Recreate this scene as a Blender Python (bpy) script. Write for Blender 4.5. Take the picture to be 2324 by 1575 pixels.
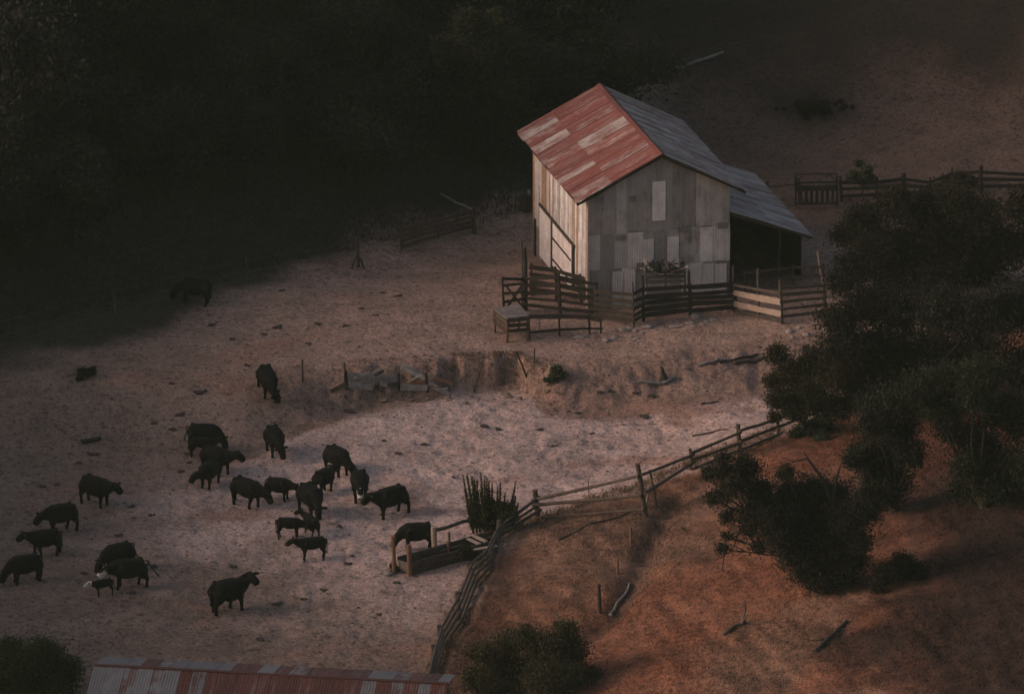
import bpy, bmesh, math, random
import numpy as np
from mathutils import Vector, Matrix
R = math.radians
for o in list(bpy.data.objects): bpy.data.objects.remove(o)
S = bpy.context.scene
COL = S.collection

# ------------------------------------------------------------------ camera
PITCH, DIST, FPX, CX, CY = R(18.658), 400.0, 16455.0, 1162.0, 787.5
CAMP = np.array([0, -DIST*math.cos(PITCH), DIST*math.sin(PITCH)])
FW = np.array([0, math.cos(PITCH), -math.sin(PITCH)])
UP = np.array([0, math.sin(PITCH), math.cos(PITCH)])
RT = np.array([1.0, 0, 0])
cd = bpy.data.cameras.new('camera'); cam = bpy.data.objects.new('camera', cd); COL.objects.link(cam)
cam.location = CAMP; cam.rotation_euler = (math.pi/2-PITCH, 0, 0)
cd.sensor_width = 36; cd.lens = 36*FPX/2324.0; cd.clip_start = 1; cd.clip_end = 3000
S.camera = cam
# ------------------------------------------------------------------ light
SUN_EL, SUN_AZ = R(16), R(188)      # azimuth: direction towards the sun, from +x counter-clockwise
w = bpy.data.worlds.new('World'); S.world = w; w.use_nodes = True
nt = w.node_tree; bg = nt.nodes['Background']
sky = nt.nodes.new('ShaderNodeTexSky'); sky.sky_type = 'NISHITA'; sky.sun_disc = False
sky.sun_elevation = SUN_EL; sky.sun_rotation = math.pi/2-SUN_AZ; sky.dust_density = 4; sky.ozone_density = 1.0
sky.air_density = 1.2
tn_ = nt.nodes.new('ShaderNodeMix'); tn_.data_type = 'RGBA'; tn_.blend_type = 'MULTIPLY'; tn_.inputs[0].default_value = 1; tn_.inputs[7].default_value = (1.0, .88, .84, 1)   # dusky pink sky
nt.links.new(sky.outputs[0], tn_.inputs[6]); nt.links.new(tn_.outputs[2], bg.inputs[0]); bg.inputs[1].default_value = 0.10
ld = bpy.data.lights.new('sun', 'SUN'); sun = bpy.data.objects.new('sun', ld); COL.objects.link(sun)
ld.energy = 2.5; ld.angle = R(28); ld.color = (1.0, 0.77, 0.67)
sd = Vector((math.cos(SUN_AZ)*math.cos(SUN_EL), math.sin(SUN_AZ)*math.cos(SUN_EL), math.sin(SUN_EL)))
sun.rotation_euler = (-sd).to_track_quat('-Z', 'Y').to_euler(); sun.location = (-60, -20, 60)
S.view_settings.view_transform = 'Standard'; S.view_settings.look = 'None'
S.view_settings.exposure = 0.7; S.view_settings.gamma = 1

# ------------------------------------------------------------------ pixel -> place helpers (px of a 2324 x 1575 view)
def ray(px, py):
    d = FW*FPX + RT*(px-CX) - UP*(py-CY)
    return d/np.linalg.norm(d)
def at(px, py, z=0.0):
    d = ray(px, py); return CAMP + d*((z-CAMP[2])/d[2])
def on_y(px, py, y):
    d = ray(px, py); return CAMP + d*((y-CAMP[1])/d[1])

def smooth(t):
    t = np.clip(t, 0, 1); return t*t*(3-2*t)
def softplus(d, k): return k*np.logaddexp(0, np.clip(d/k, -40, 40))
def hash2(i, j, s):
    n = np.sin(i*127.1+j*311.7+s*74.7)*43758.5453
    return n-np.floor(n)
def vnoise(x, y, s=0):
    i = np.floor(x); j = np.floor(y); fx = x-i; fy = y-j
    u = fx*fx*(3-2*fx); v = fy*fy*(3-2*fy)
    a = hash2(i, j, s); b = hash2(i+1, j, s); c = hash2(i, j+1, s); d = hash2(i+1, j+1, s)
    return (a*(1-u)+b*u)*(1-v)+(c*(1-u)+d*u)*v-0.5
def fbm(x, y, s=0, o=4):
    r = 0; a = 1
    for k in range(o):
        r = r+a*vnoise(x, y, s+k); x = x*2.03+3.1; y = y*2.03+1.7; a *= .5
    return r
LOW = -1.5
FA = at(1770, 985, LOW)[:2]; FB = at(1122, 1222, LOW)[:2]; FC = at(985, 1530, LOW)[:2]
def side(a, b, x, y):        # signed distance to line a->b, positive to the right of travel reversed below
    dx, dy = b-a; n = math.hypot(dx, dy)
    return ((x-a[0])*dy-(y-a[1])*dx)/n
HA = at(60, 775)[:2]; HB = at(1100, 505)[:2]
crest = [at(px, py)[:2] for px, py in ((-200, 870), (300, 850), (560, 850), (700, 835), (800, 826), (1000, 812), (1030, 806), (1180, 802), (1240, 818), (1400, 802), (1600, 778), (1760, 758), (2400, 730))]
crx = [c[0] for c in crest]; cry = [c[1] for c in crest]
crw = [16, 13, 9, 5.0, 3.6, 2.4, .9, .9, 3.6, 5, 5, 5, 5]
def hill_d(x, y):
    d1 = -side(FA, FB, x, y)*-1; d2 = side(FB, FC, x, y)*1
    d1 = -d1 if HSIGN1 < 0 else d1; d2 = -d2 if HSIGN2 < 0 else d2
    return -softplus(-(np.minimum(d1, d2)+0), .01) if False else np.minimum(d1, d2)
HSIGN1 = HSIGN2 = 1
_t = np.array([30.0, -50.0])
HSIGN1 = 1 if side(FA, FB, _t[0], _t[1]) > 0 else -1
HSIGN2 = 1 if side(FB, FC, _t[0], _t[1]) > 0 else -1
FSIGN = 1 if side(HA, HB, -40, 60) > 0 else -1
def forest_d(x, y): return FSIGN*side(HA, HB, x, y)
def back_d(x, y): return y-37+0.12*(x-15)
GRV = []
def groove(x, y):
    d = np.full(np.shape(x), 99.0)
    for a, b in zip(GRV[:-1], GRV[1:]):
        e = b-a; t = np.clip(((x-a[0])*e[0]+(y-a[1])*e[1])/(e@e), 0, 1); d = np.minimum(d, np.hypot(x-a[0]-t*e[0], y-a[1]-t*e[1]))
    return np.exp(-(d/.8)**2)
def H(x, y):
    x = np.asarray(x, float); y = np.asarray(y, float)
    yc = np.interp(x, crx, cry); wd = np.interp(x, crx, crw)
    rag = np.clip((7-wd)/4, 0, 1)
    yb_ = y+rag*(fbm(x*1.1, y*.25, 15, 3)*1.1)
    tb = (yc-yb_)/wd; zt = LOW*smooth(tb)
    zt = zt+rag*np.exp(-((tb-.55)/.45)**2)*fbm(x*2.4, y*2.0, 17, 3)*.45
    cut = np.exp(-((x+1.4)/2.6)**2*1.0)
    zt = zt - 0.25*np.exp(-((x+1.0)/2.2)**2-((y-(yc-2.0))/1.2)**2)
    dh = hill_d(x, y); h = 13*(1-np.exp(-.33*softplus(dh-.6, 1.2)/13))
    df = forest_d(x, y)
    f = 30*(1-np.exp(-.55*softplus(df-1.5, 2.0)/30))
    f = f*smooth((26-x)/26)                      # forest hill runs out to the right
    b = 26*(1-np.exp(-.42*softplus(back_d(x, y), 3.0)/26))
    ws = 22*(1-np.exp(-.6*softplus(-x-37+.12*y, 2.5)/22))*smooth((y+120)/40)  # added ridge out of view at left, shaped to shade the yard
    f = np.maximum(f, ws)
    drop = -0.7*np.exp(-((x+0.5)**2+(y-20)**2)/(2*6.0**2))
    yard = smooth((dh+1)/-3.0)*smooth((yc-wd-y)/4)
    n = fbm(x*.16, y*.16, 5, 3)*.35 + fbm(x*.8, y*.8, 9, 3)*.10
    n = n + yard*fbm(x*2.2, y*1.7, 21, 2)*.17
    rill = smooth(dh/4)*fbm(x*1.5+y*.35, y*.25-x*.5, 33, 3)*.15
    if GRV: h = h-.55*groove(x, y)
    return zt+h+np.maximum(f, b)+drop+n+rill+0.35*np.exp(-((dh+.6)/1.0)**2)*0
def gh(x, y): return float(H(x, y))
_tt = np.arange(290, 560, .2)
def gnd(px, py):
    d = ray(px, py); P = CAMP[None]+_tt[:, None]*d[None]
    below = P[:, 2] < H(P[:, 0], P[:, 1])
    i = int(np.argmax(below)) if below.any() else len(_tt)-1
    a, b = _tt[max(i-1, 0)], _tt[i]
    for _ in range(14):
        m = .5*(a+b); p = CAMP+d*m
        if p[2] < gh(p[0], p[1]): b = m
        else: a = m
    p = CAMP+d*b
    return Vector((p[0], p[1], gh(p[0], p[1])))

GRV = [np.array(gnd(*p)[:2]) for p in ((1545, 1125), (1500, 1185), (1450, 1290), (1395, 1390), (1340, 1440))]
# ------------------------------------------------------------------ object helpers
def tag(o, label=None, cat=None, group=None, kind=None):
    if label: o['label'] = label
    if cat: o['category'] = cat
    if group: o['group'] = group
    if kind: o['kind'] = kind
    return o
def empty(name, loc, label=None, cat=None, group=None):
    o = bpy.data.objects.new(name, None); COL.objects.link(o); o.location = loc
    o.empty_display_size = .3
    return tag(o, label, cat, group)
class MB:
    def __init__(s): s.v = []; s.f = []; s.c = []; s.uv = []
    def add(s, vs, fs, col=(1, 1, 1), uvs=None):
        k = len(s.v); s.v += [tuple(v) for v in vs]
        for n, f in enumerate(fs):
            s.f.append(tuple(k+i for i in f)); s.c.append(col)
            s.uv.append(uvs[n] if uvs else [(0, 0)]*len(f))
    def hexa(s, p, col=(1, 1, 1)):       # 8 points: bottom 4 ccw, top 4 ccw
        s.add(p, [(3, 2, 1, 0), (4, 5, 6, 7), (0, 1, 5, 4), (1, 2, 6, 5), (2, 3, 7, 6), (3, 0, 4, 7)], col)
    def box(s, c, sz, ax=None, col=(1, 1, 1)):
        c = Vector(c); X, Y, Z = ax or (Vector((1, 0, 0)), Vector((0, 1, 0)), Vector((0, 0, 1)))
        X = Vector(X)*sz[0]/2; Y = Vector(Y)*sz[1]/2; Z = Vector(Z)*sz[2]/2
        s.hexa([c-X-Y-Z, c+X-Y-Z, c+X+Y-Z, c-X+Y-Z, c-X-Y+Z, c+X-Y+Z, c+X+Y+Z, c-X+Y+Z], col)
    def beam(s, a, b, wd, ht, up=(0, 0, 1), col=(1, 1, 1), jit=.2):
        a = Vector(a); b = Vector(b); t = (b-a); L = t.length; t.normalize()
        sd_ = t.cross(Vector(up))
        if sd_.length < 1e-3: sd_ = t.cross(Vector((1, 0, 0)))
        sd_.normalize(); u = sd_.cross(t).normalized()
        n = max(1, min(6, int(L/1.2))); rings = []
        rng = random.Random(int((a.x*31+a.y*17+b.x*7+b.z*13)*1000))
        for i in range(n+1):
            p = a+t*L*i/n + (u*rng.uniform(-.035, .035)+sd_*rng.uniform(-.02, .02) if 0 < i < n else u*0)
            k = 1+rng.uniform(-jit, jit)
            W, Hh = sd_*wd/2*k, u*ht/2*k
            rings += [p-W-Hh, p+W-Hh, p+W+Hh, p-W+Hh]
        fs = [(0, 1, 2, 3), tuple(4*n+i for i in (3, 2, 1, 0))]
        for i in range(n):
            for q in range(4):
                fs.append((4*i+q, 4*i+4+q, 4*i+4+(q+1) % 4, 4*i+(q+1) % 4))
        s.add(rings, fs, col)
    def tube(s, pts, rad, n=8, col=(1, 1, 1), flat=None):
        pts = [Vector(p) for p in pts]; vs = []; fs = []
        prev = None
        for i, p in enumerate(pts):
            t = (pts[min(i+1, len(pts)-1)]-pts[max(i-1, 0)]).normalized()
            a = prev if prev else (Vector((0, 0, 1)) if abs(t.z) < .9 else Vector((1, 0, 0)))
            a = (a-t*a.dot(t)).normalized(); b = t.cross(a); prev = a
            for k in range(n):
                an = 2*math.pi*k/n
                vs.append(p+(a*math.cos(an)+b*math.sin(an))*rad[i])
        for i in range(len(pts)-1):
            for k in range(n):
                fs.append((i*n+k, i*n+(k+1) % n, (i+1)*n+(k+1) % n, (i+1)*n+k))
        fs.append(tuple(range(n-1, -1, -1))); fs.append(tuple((len(pts)-1)*n+k for k in range(n)))
        s.add(vs, fs, col)
    def log(s, a, b, r0, r1, n=9, col=(1, 1, 1), bend=.03, segs=4, seed=None):
        a = Vector(a); b = Vector(b); rng = random.Random(seed if seed is not None else int((a.x*31+a.y*17+b.x*7+b.z*13)*1000))
        L = (b-a).length; pts = []; rd = []
        for i in range(segs+1):
            t = i/segs; o = Vector((rng.uniform(-1, 1), rng.uniform(-1, 1), rng.uniform(-1, 1)))*bend*L*(0 if i in (0, segs) else .5)
            pts.append(a.lerp(b, t)+o); rd.append((r0+(r1-r0)*t)*(1+rng.uniform(-.1, .1)))
        s.tube(pts, rd, n, col)
    def build(s, name, mat, parent=None, smooth=False):
        o_ = Vector(parent.matrix_world.translation) if parent else Vector((0, 0, 0))
        if parent: o_ = root_loc(parent)
        me = bpy.data.meshes.new(name)
        me.from_pydata([Vector(v)-o_ for v in s.v], [], s.f)
        at_ = me.color_attributes.new('Col', 'FLOAT_COLOR', 'CORNER'); cc = []
        ul = me.uv_layers.new(name='UVMap'); uu = []
        for p, c, u in zip(s.f, s.c, s.uv):
            cc += list(c+(1,))*len(p)
            for q in u: uu += list(q)
        at_.data.foreach_set('color', cc); ul.data.foreach_set('uv', uu)
        me.polygons.foreach_set('use_smooth', [smooth]*len(me.polygons))
        ob = bpy.data.objects.new(name, me); COL.objects.link(ob)
        if mat: me.materials.append(mat)
        if parent: ob.parent = parent
        me.update(); return ob
def root_loc(o):
    p = Vector(o.location)
    while o.parent: o = o.parent; p = p+Vector(o.location)
    return p
def np_mesh(name, V, F, mat, cols=None, parent=None, smooth=False):
    me = bpy.data.meshes.new(name); n, k = F.shape
    me.vertices.add(len(V)); me.vertices.foreach_set('co', V.astype(np.float32).ravel())
    me.loops.add(n*k); me.loops.foreach_set('vertex_index', F.astype(np.int32).ravel())
    me.polygons.add(n); me.polygons.foreach_set('loop_start', np.arange(0, n*k, k, dtype=np.int32))
    me.polygons.foreach_set('loop_total', np.full(n, k, np.int32))
    if smooth: me.polygons.foreach_set('use_smooth', np.ones(n, bool))
    me.update(calc_edges=True)
    if cols is not None:
        a = me.color_attributes.new('Col', 'FLOAT_COLOR', 'POINT')
        c4 = np.ones((len(V), 4), np.float32); c4[:, :3] = cols
        a.data.foreach_set('color', c4.ravel())
    me.materials.append(mat)
    ob = bpy.data.objects.new(name, me); COL.objects.link(ob)
    if parent: ob.parent = parent
    return ob

# ------------------------------------------------------------------ materials
class N:
    def __init__(s, name):
        s.m = bpy.data.materials.new(name); s.m.use_nodes = True; s.t = s.m.node_tree
        s.b = s.t.nodes['Principled BSDF']; s.b.inputs['Specular IOR Level'].default_value = .25
    def n(s, t, **k):
        x = s.t.nodes.new(t)
        for a, b in k.items():
            if hasattr(x, a): setattr(x, a, b)
            else: x.inputs[a.replace('_', ' ')].default_value = b
        return x
    def l(s, a, b): s.t.links.new(a, b)
    def coord(s, scale=(1, 1, 1), src='Object'):
        tc = s.n('ShaderNodeTexCoord'); mp = s.n('ShaderNodeMapping'); mp.inputs['Scale'].default_value = scale
        s.l(tc.outputs[src], mp.inputs[0]); return mp.outputs[0]
    def noise(s, vec, scale, detail=4, rough=.6):
        x = s.n('ShaderNodeTexNoise'); x.inputs['Scale'].default_value = scale; x.inputs['Detail'].default_value = detail
        x.inputs['Roughness'].default_value = rough; s.l(vec, x.inputs['Vector']); return x.outputs['Fac']
    def ramp(s, fac, stops):
        x = s.n('ShaderNodeValToRGB'); e = x.color_ramp.elements
        while len(e) < len(stops): e.new(.5)
        for i, (p, c) in enumerate(stops):
            e[i].position = p; e[i].color = (c if len(c) == 4 else c+(1,)) if isinstance(c, tuple) else (c, c, c, 1)
        s.l(fac, x.inputs[0]); return x.outputs[0]
    def mix(s, fac, a, b, mode='MIX'):
        x = s.n('ShaderNodeMix'); x.data_type = 'RGBA'; x.blend_type = mode
        for v, i in ((fac, 0), (a, 6), (b, 7)):
            if hasattr(v, 'is_linked') or hasattr(v, 'links'): s.l(v, x.inputs[i])
            else: x.inputs[i].default_value = v if i == 0 else (v+(1,) if len(v) == 3 else v)
        return x.outputs[2]
    def attr(s, name='Col'):
        x = s.n('ShaderNodeVertexColor'); x.layer_name = name; return x.outputs[0]
    def bump(s, h, strength=.4, dist=.05, prev=None):
        x = s.n('ShaderNodeBump'); x.inputs['Strength'].default_value = strength; x.inputs['Distance'].default_value = dist
        s.l(h, x.inputs['Height'])
        if prev: s.l(prev, x.inputs['Normal'])
        return x.outputs[0]
    def out(s, col, rough=.85, nrm=None):
        if isinstance(col, tuple): s.b.inputs['Base Color'].default_value = col+(1,)
        else: s.l(col, s.b.inputs['Base Color'])
        if isinstance(rough, float): s.b.inputs['Roughness'].default_value = rough
        else: s.l(rough, s.b.inputs['Roughness'])
        if nrm: s.l(nrm, s.b.inputs['Normal'])
        return s.m
def mat_ground():
    m = N('ground_soil'); v = m.coord(); c = m.attr()
    n1 = m.noise(v, .45, 5); n2 = m.noise(v, 2.6, 5, .7); n3 = m.noise(v, 6.5, 4, .75)
    c = m.mix(1.0, c, m.ramp(n1, [(.3, (.78, .75, .74)), (.7, (1.18, 1.16, 1.15))]), 'MULTIPLY')
    c = m.mix(1.0, c, m.ramp(n2, [(.34, (.46, .43, .44)), (.47, (1.0, 1.0, 1.0)), (.7, (1.22, 1.18, 1.15))]), 'MULTIPLY')
    c = m.mix(1.0, c, m.ramp(n3, [(.34, (.50, .48, .50)), (.5, (1.0, 1.0, 1.0)), (.68, (1.4, 1.34, 1.28))]), 'MULTIPLY')
    b = m.bump(n2, .9, .2); b = m.bump(n3, .8, .07, b)
    return m.out(c, .95, b)
def mat_wood(name, a, b, sc=1.0):
    m = N(name); v = m.coord((1, 1, 1)); n1 = m.noise(v, 2.2*sc, 5); n2 = m.noise(v, 14*sc, 4, .7)
    c = m.ramp(n1, [(.3, a), (.7, b)])
    c = m.mix(1.0, c, m.ramp(n2, [(.3, .6), (.7, 1.25)]), 'MULTIPLY')
    c = m.mix(1.0, c, m.attr(), 'MULTIPLY')
    return m.out(c, .9, m.bump(n2, .5, .02))
def mat_tin(name, rustbase, tin, lo, hi, corr=True):      # Col.r = rust bias, UV: u across the sheets (m), v down the slope (m)
    m = N(name); v = m.coord((1, 1, 1), 'UV')
    mp = m.n('ShaderNodeMapping'); mp.inputs['Scale'].default_value = (4.5, .35, 1); m.l(v, mp.inputs[0])
    st = m.noise(mp.outputs[0], 1.0, 5, .65)
    mp2 = m.n('ShaderNodeMapping'); mp2.inputs['Scale'].default_value = (1.4, .9, 1); m.l(v, mp2.inputs[0])
    bl = m.noise(mp2.outputs[0], 1.0, 6, .7)
    sep = m.n('ShaderNodeSeparateColor'); m.l(m.attr(), sep.inputs[0])
    add = m.n('ShaderNodeMath', operation='ADD'); m.l(st, add.inputs[0]); m.l(bl, add.inputs[1])
    a2 = m.n('ShaderNodeMath', operation='MULTIPLY_ADD'); m.l(sep.outputs[0], a2.inputs[0]); a2.inputs[1].default_value = .62; m.l(add.outputs[0], a2.inputs[2])
    fac = m.ramp(m_half(m, a2.outputs[0]), [(lo, 0.0), (hi, 1.0)])
    fine = m.noise(v, 5, 4, .7)
    rust = m.mix(m.ramp(fine, [(.3, 0.0), (.7, 1.0)]), tuple(x*1.15 for x in rustbase), tuple(x*.5 for x in rustbase))
    rust = m.mix(m.ramp(st, [(.52, 0.0), (.68, .45)]), rust, tin)
    tn = m.mix(m.ramp(bl, [(.35, 0.0), (.65, 1.0)]), tin, tuple(x*.72 for x in tin))
    c = m.mix(fac, tn, rust)
    mul = m.n('ShaderNodeMath', operation='MULTIPLY_ADD'); m.l(sep.outputs[1], mul.inputs[0]); mul.inputs[1].default_value = 1.0; mul.inputs[2].default_value = 0.0
    c = m.mix(1.0, c, m_rgb(m, sep.outputs[1]), 'MULTIPLY')
    wv = m.n('ShaderNodeTexWave'); wv.wave_type = 'BANDS'; wv.bands_direction = 'X'; wv.inputs['Scale'].default_value = 2.2; m.l(v, wv.inputs['Vector'])
    b = m.bump(wv.outputs['Fac'], .35, .03); b = m.bump(fine, .3, .02, b)
    return m.out(c, .62, b)
def m_half(m, s):
    x = m.n('ShaderNodeMath', operation='MULTIPLY'); m.l(s, x.inputs[0]); x.inputs[1].default_value = .5; return x.outputs[0]
def m_rgb(m, s):
    x = m.n('ShaderNodeCombineColor'); [m.l(s, x.inputs[i]) for i in range(3)]; return x.outputs[0]
def mat_leaf(name):
    m = N(name); m.b.inputs['Specular IOR Level'].default_value = .15
    c = m.attr(); tr = m.n('ShaderNodeBsdfTranslucent'); m.l(c, tr.inputs[0])
    m.out(c, .8); mx = m.n('ShaderNodeMixShader'); mx.inputs[0].default_value = .25
    m.l(m.b.outputs[0], mx.inputs[1]); m.l(tr.outputs[0], mx.inputs[2])
    m.l(mx.outputs[0], m.t.nodes['Material Output'].inputs[0]); return m.m
def mat_plain(name, col, rough=.7, var=.3, sc=4, attr=False):
    m = N(name); n1 = m.noise(m.coord(), sc, 5)
    c = m.ramp(n1, [(.3, tuple(x*(1-var) for x in col)), (.7, tuple(x*(1+var) for x in col))])
    if attr: c = m.mix(1.0, c, m.attr(), 'MULTIPLY')
    return m.out(c, rough, m.bump(n1, .3, .03))
M = dict(
    ground=mat_ground(),
    wood=mat_wood('weathered_wood', (.042, .032, .026), (.088, .067, .054)),
    darkwood=mat_wood('dark_wood', (.022, .017, .014), (.045, .036, .030)),
    palewood=mat_wood('pale_wood', (.24, .18, .145), (.36, .275, .22)),
    greywood=mat_wood('grey_wood', (.13, .115, .11), (.24, .215, .205)),
    redwood=mat_wood('reddish_wood', (.11, .055, .035), (.2, .105, .065)),
    bark=mat_plain('bark', (.020, .016, .013), .95, .4, 6),
    roof_red=mat_tin('rusted_roof_tin', (.150, .045, .036), (.31, .265, .255), .36, .50),
    roof_grey=mat_tin('grey_roof_tin', (.165, .095, .085), (.32, .275, .27), .44, .56),
    wall_tin=mat_tin('wall_tin', (.24, .16, .125), (.52, .46, .435), .54, .68),
    side=mat_wood('whitewashed_boards', (.44, .41, .40), (.63, .60, .60), .7),
    hide=None, leaf=mat_leaf('leaf'), grass=mat_leaf('dry_grass'),
    stone=mat_plain('stone', (.22, .18, .165), .9, .25, 5),
    clod=mat_plain('earth_clod', (.17, .115, .09), .95, .3, 6),
    dung=mat_plain('dung', (.048, .033, .027), .9, .3, 8),
    iron=mat_plain('rusty_iron', (.05, .034, .028), .7, .3, 8),
    wire=mat_plain('wire', (.06, .054, .05), .6, .2, 8),
    dark=mat_plain('interior_shade', (.012, .010, .009), .95, .2, 3),
)
def mat_hide():
    m = N('hide'); m.b.inputs['Specular IOR Level'].default_value = .08; n1 = m.noise(m.coord(), 6, 4)
    c = m.mix(1.0, m.attr(), m.ramp(n1, [(.3, .75), (.7, 1.3)]), 'MULTIPLY')
    return m.out(c, .72, m.bump(m.noise(m.coord(), 30, 3), .25, .01))
M['hide'] = mat_hide()

# ------------------------------------------------------------------ ground
def axis(lo, hi, step, far, grow=1.25):
    a = list(np.arange(lo, hi+1e-6, step)); s = step
    while a[-1] < far: s *= grow; a.append(a[-1]+s)
    s = step
    while a[0] > -far: s *= grow; a.insert(0, a[0]-s)
    return np.array(a)
gx = axis(-34, 36, .2, 420); gy = axis(-64, 84, .24, 420)
GX, GY = np.meshgrid(gx, gy); GZ = H(GX, GY)
far_ = np.maximum(0, -GY-75); GZ = GZ*np.exp(-far_/60)      # the slope evens out far in front
V = np.stack([GX.ravel(), GY.ravel(), GZ.ravel()], 1)
nx, ny = len(gx), len(gy); idx = np.arange(nx*ny).reshape(ny, nx)
F = np.stack([idx[:-1, :-1].ravel(), idx[:-1, 1:].ravel(), idx[1:, 1:].ravel(), idx[1:, :-1].ravel()], 1)
HOL = gnd(1845, 240)
def ground_col(x, y):
    def lerp(a, b, t): return a+(np.array(b)-a)*t[:, None]
    yc = np.interp(x, crx, cry); wd = np.interp(x, crx, crw)
    nb = fbm(x*.25, y*.25, 41, 4)
    c = np.zeros((len(x), 3))+np.array((.27, .185, .15))
    low = smooth((yc-wd-.3-y+nb*1.5)/1.5); c = lerp(c, (.44, .325, .29), low)
    edge = np.clip(smooth((-9-x+nb*6)/16)+smooth((-27-y+nb*6)/16), 0, 1); c = lerp(c, (.185, .128, .102), edge*.94)  # browner soil, with the light fall-off at left and front painted in
    bank = smooth((yc+.2-y)/.6)*(1-low); c = lerp(c, (.22, .145, .115), bank*.8*np.clip((10-wd)/5, 0, 1))
    red = smooth((fbm(x*.2+9, y*.35, 77, 4)-.22)/.35); c = lerp(c, (.26, .15, .115), red*.7)
    pale = smooth((y+57+.2*x)/6); c = lerp((c*0+np.array((.24, .16, .12))), (0, 0, 0), pale*0)*(1-pale)[:, None]+c*pale[:, None]
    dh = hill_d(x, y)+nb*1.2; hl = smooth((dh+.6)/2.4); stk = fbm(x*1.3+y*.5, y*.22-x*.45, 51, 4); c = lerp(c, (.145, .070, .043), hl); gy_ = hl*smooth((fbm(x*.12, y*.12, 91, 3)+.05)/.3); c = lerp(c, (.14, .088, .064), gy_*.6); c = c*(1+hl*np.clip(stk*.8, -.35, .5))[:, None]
    c = lerp(c, (.19, .074, .041), hl*smooth((fbm(x*.16+4, y*.09, 97, 3)-.02)/.25)*.7); c = lerp(c, (.085, .05, .036), groove(x, y)*.7); hr = smooth((x-11+nb*8)/13)*hl; c = lerp(c, (.072, .024, .014), hr*.95); cn = smooth((x-14-.25*(y+50)+nb*9)/9)*hl*smooth((-22-y)/10); c = lerp(c, (.020, .0095, .007), cn*.93)  # groove shade and lower-right corner darkening (hr, cn) painted into the slope colour
    c = c*(1+.22*fbm(x*.07+.2*y, y*.45, 88, 3)*(1-hl))[:, None]
    rb = smooth((y-16)/8)*smooth((x-7)/4); c = lerp(c, (.10, .064, .052), rb)
    df = forest_d(x, y)+nb*3+4*smooth((-8-x)/8); fr = smooth((df+1)/4); fr = fr*smooth((11-x)/6); c = lerp(c, (.030, .026, .020), fr)  # woodland floor; at left the woods' shade is painted out past the fence
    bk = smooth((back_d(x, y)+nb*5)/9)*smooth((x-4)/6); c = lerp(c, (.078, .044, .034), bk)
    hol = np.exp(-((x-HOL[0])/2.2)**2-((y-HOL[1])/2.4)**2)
    bk2 = smooth((back_d(x, y)-1+nb*7)/12)*smooth((x-2)/5); c = lerp(c, (.022, .0155, .012), bk2*.97); c = lerp(c, (.020, .015, .012), hol*.85)  # bk2 paints the upper corner's light fall-off into the slope colour
    return c
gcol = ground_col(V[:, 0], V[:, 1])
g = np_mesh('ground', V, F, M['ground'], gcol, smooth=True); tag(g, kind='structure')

# ------------------------------------------------------------------ barn
YAW = R(13.72)
BU = Vector((math.cos(YAW), math.sin(YAW), 0)); BW = Vector((-math.sin(YAW), math.cos(YAW), 0)); BZ = Vector((0, 0, 1))
BO = Vector((4.269, 7.206, 0)); WO, RL, HWD, EH, RH, OV = 4.085, 14.045, 4.912, 6.243, 8.706, .6
WLEN = RL-2*OV
barn = empty('barn', BO, 'tall gabled barn of patched grey sheet metal with rusty red roof', 'barn')
def B(u, wv, z): return BO+BU*u+BW*wv+BZ*z
SL = (RH-EH)/HWD
def roof_z(u): return RH-SL*abs(u-WO)
rng = random.Random(4)
def sheet(mb, u0, u1, z0, z1, off, col, zt=None):       # sheet on gable; off metres proud; zt(u) sloping top
    t0 = zt(u0) if zt else z1; t1 = zt(u1) if zt else z1
    p = [B(u0, -off, z0), B(u1, -off, z0), B(u1, -off+.012, z0), B(u0, -off+.012, z0), B(u0, -off, t0), B(u1, -off, t1), B(u1, -off+.012, t1), B(u0, -off+.012, t0)]
    k = len(mb.v); mb.hexa(p, col)
    uvf = lambda i: ((p[i]-BO).dot(BU), p[i].z)
    for n_, f in enumerate(mb.f[-6:]): mb.uv[len(mb.f)-6+n_] = [uvf(i-k) for i in f]
mb = MB(); mb.hexa([B(0, 0, -1.5), B(2*WO, 0, -1.5), B(2*WO, .1, -1.5), B(0, .1, -1.5), B(0, 0, 6.5), B(2*WO, 0, 6.5), B(2*WO, .1, 6.5), B(0, .1, 6.5)], (0, .5, 0))
mb.add([B(0, 0, 6.5), B(2*WO, 0, 6.5), B(2*WO, 0, roof_z(2*WO)-.06), B(WO, 0, RH-.06), B(0, 0, roof_z(0)-.06)], [(0, 1, 2, 3, 4)], (0, .5, 0))
for row, (zb, ztp) in enumerate(((-1.2, 2.15), (2.10, 4.22), (4.18, None))):
    u = 0.0; k = 0
    while u < 2*WO-.05:
        wdt = rng.uniform(.58, .86); u1 = min(2*WO, u+wdt)
        if 2*WO-u1 < .3: u1 = 2*WO
        sh = rng.choice([.5, .65, .8, .95, 1.1, 1.3]) if row < 2 else rng.choice([.5, .62, .72, .85, .6])
        bias = rng.uniform(-.15, .12)+(.25 if rng.random() < .12 else 0)
        off = .03+.012*(k % 2)+.03*row+rng.uniform(0, .006)
        z0 = zb+rng.uniform(-.06, .06); 
        if ztp: sheet(mb, u, u1+.03, z0, ztp+rng.uniform(-.08, .05), off, (bias, sh, 0))
        else:
            e = u1+.03 if u1 < 2*WO else u1
            if u < WO < e:
                sheet(mb, u, WO, z0, 0, off, (bias, sh, 0), lambda q: roof_z(q)-.05); sheet(mb, WO, e, z0, 0, off, (bias, sh, 0), lambda q: roof_z(q)-.05)
            else: sheet(mb, u, e, z0, 0, off, (bias, sh, 0), lambda q: roof_z(q)-.05)
        u = u1; k += 1
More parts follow.
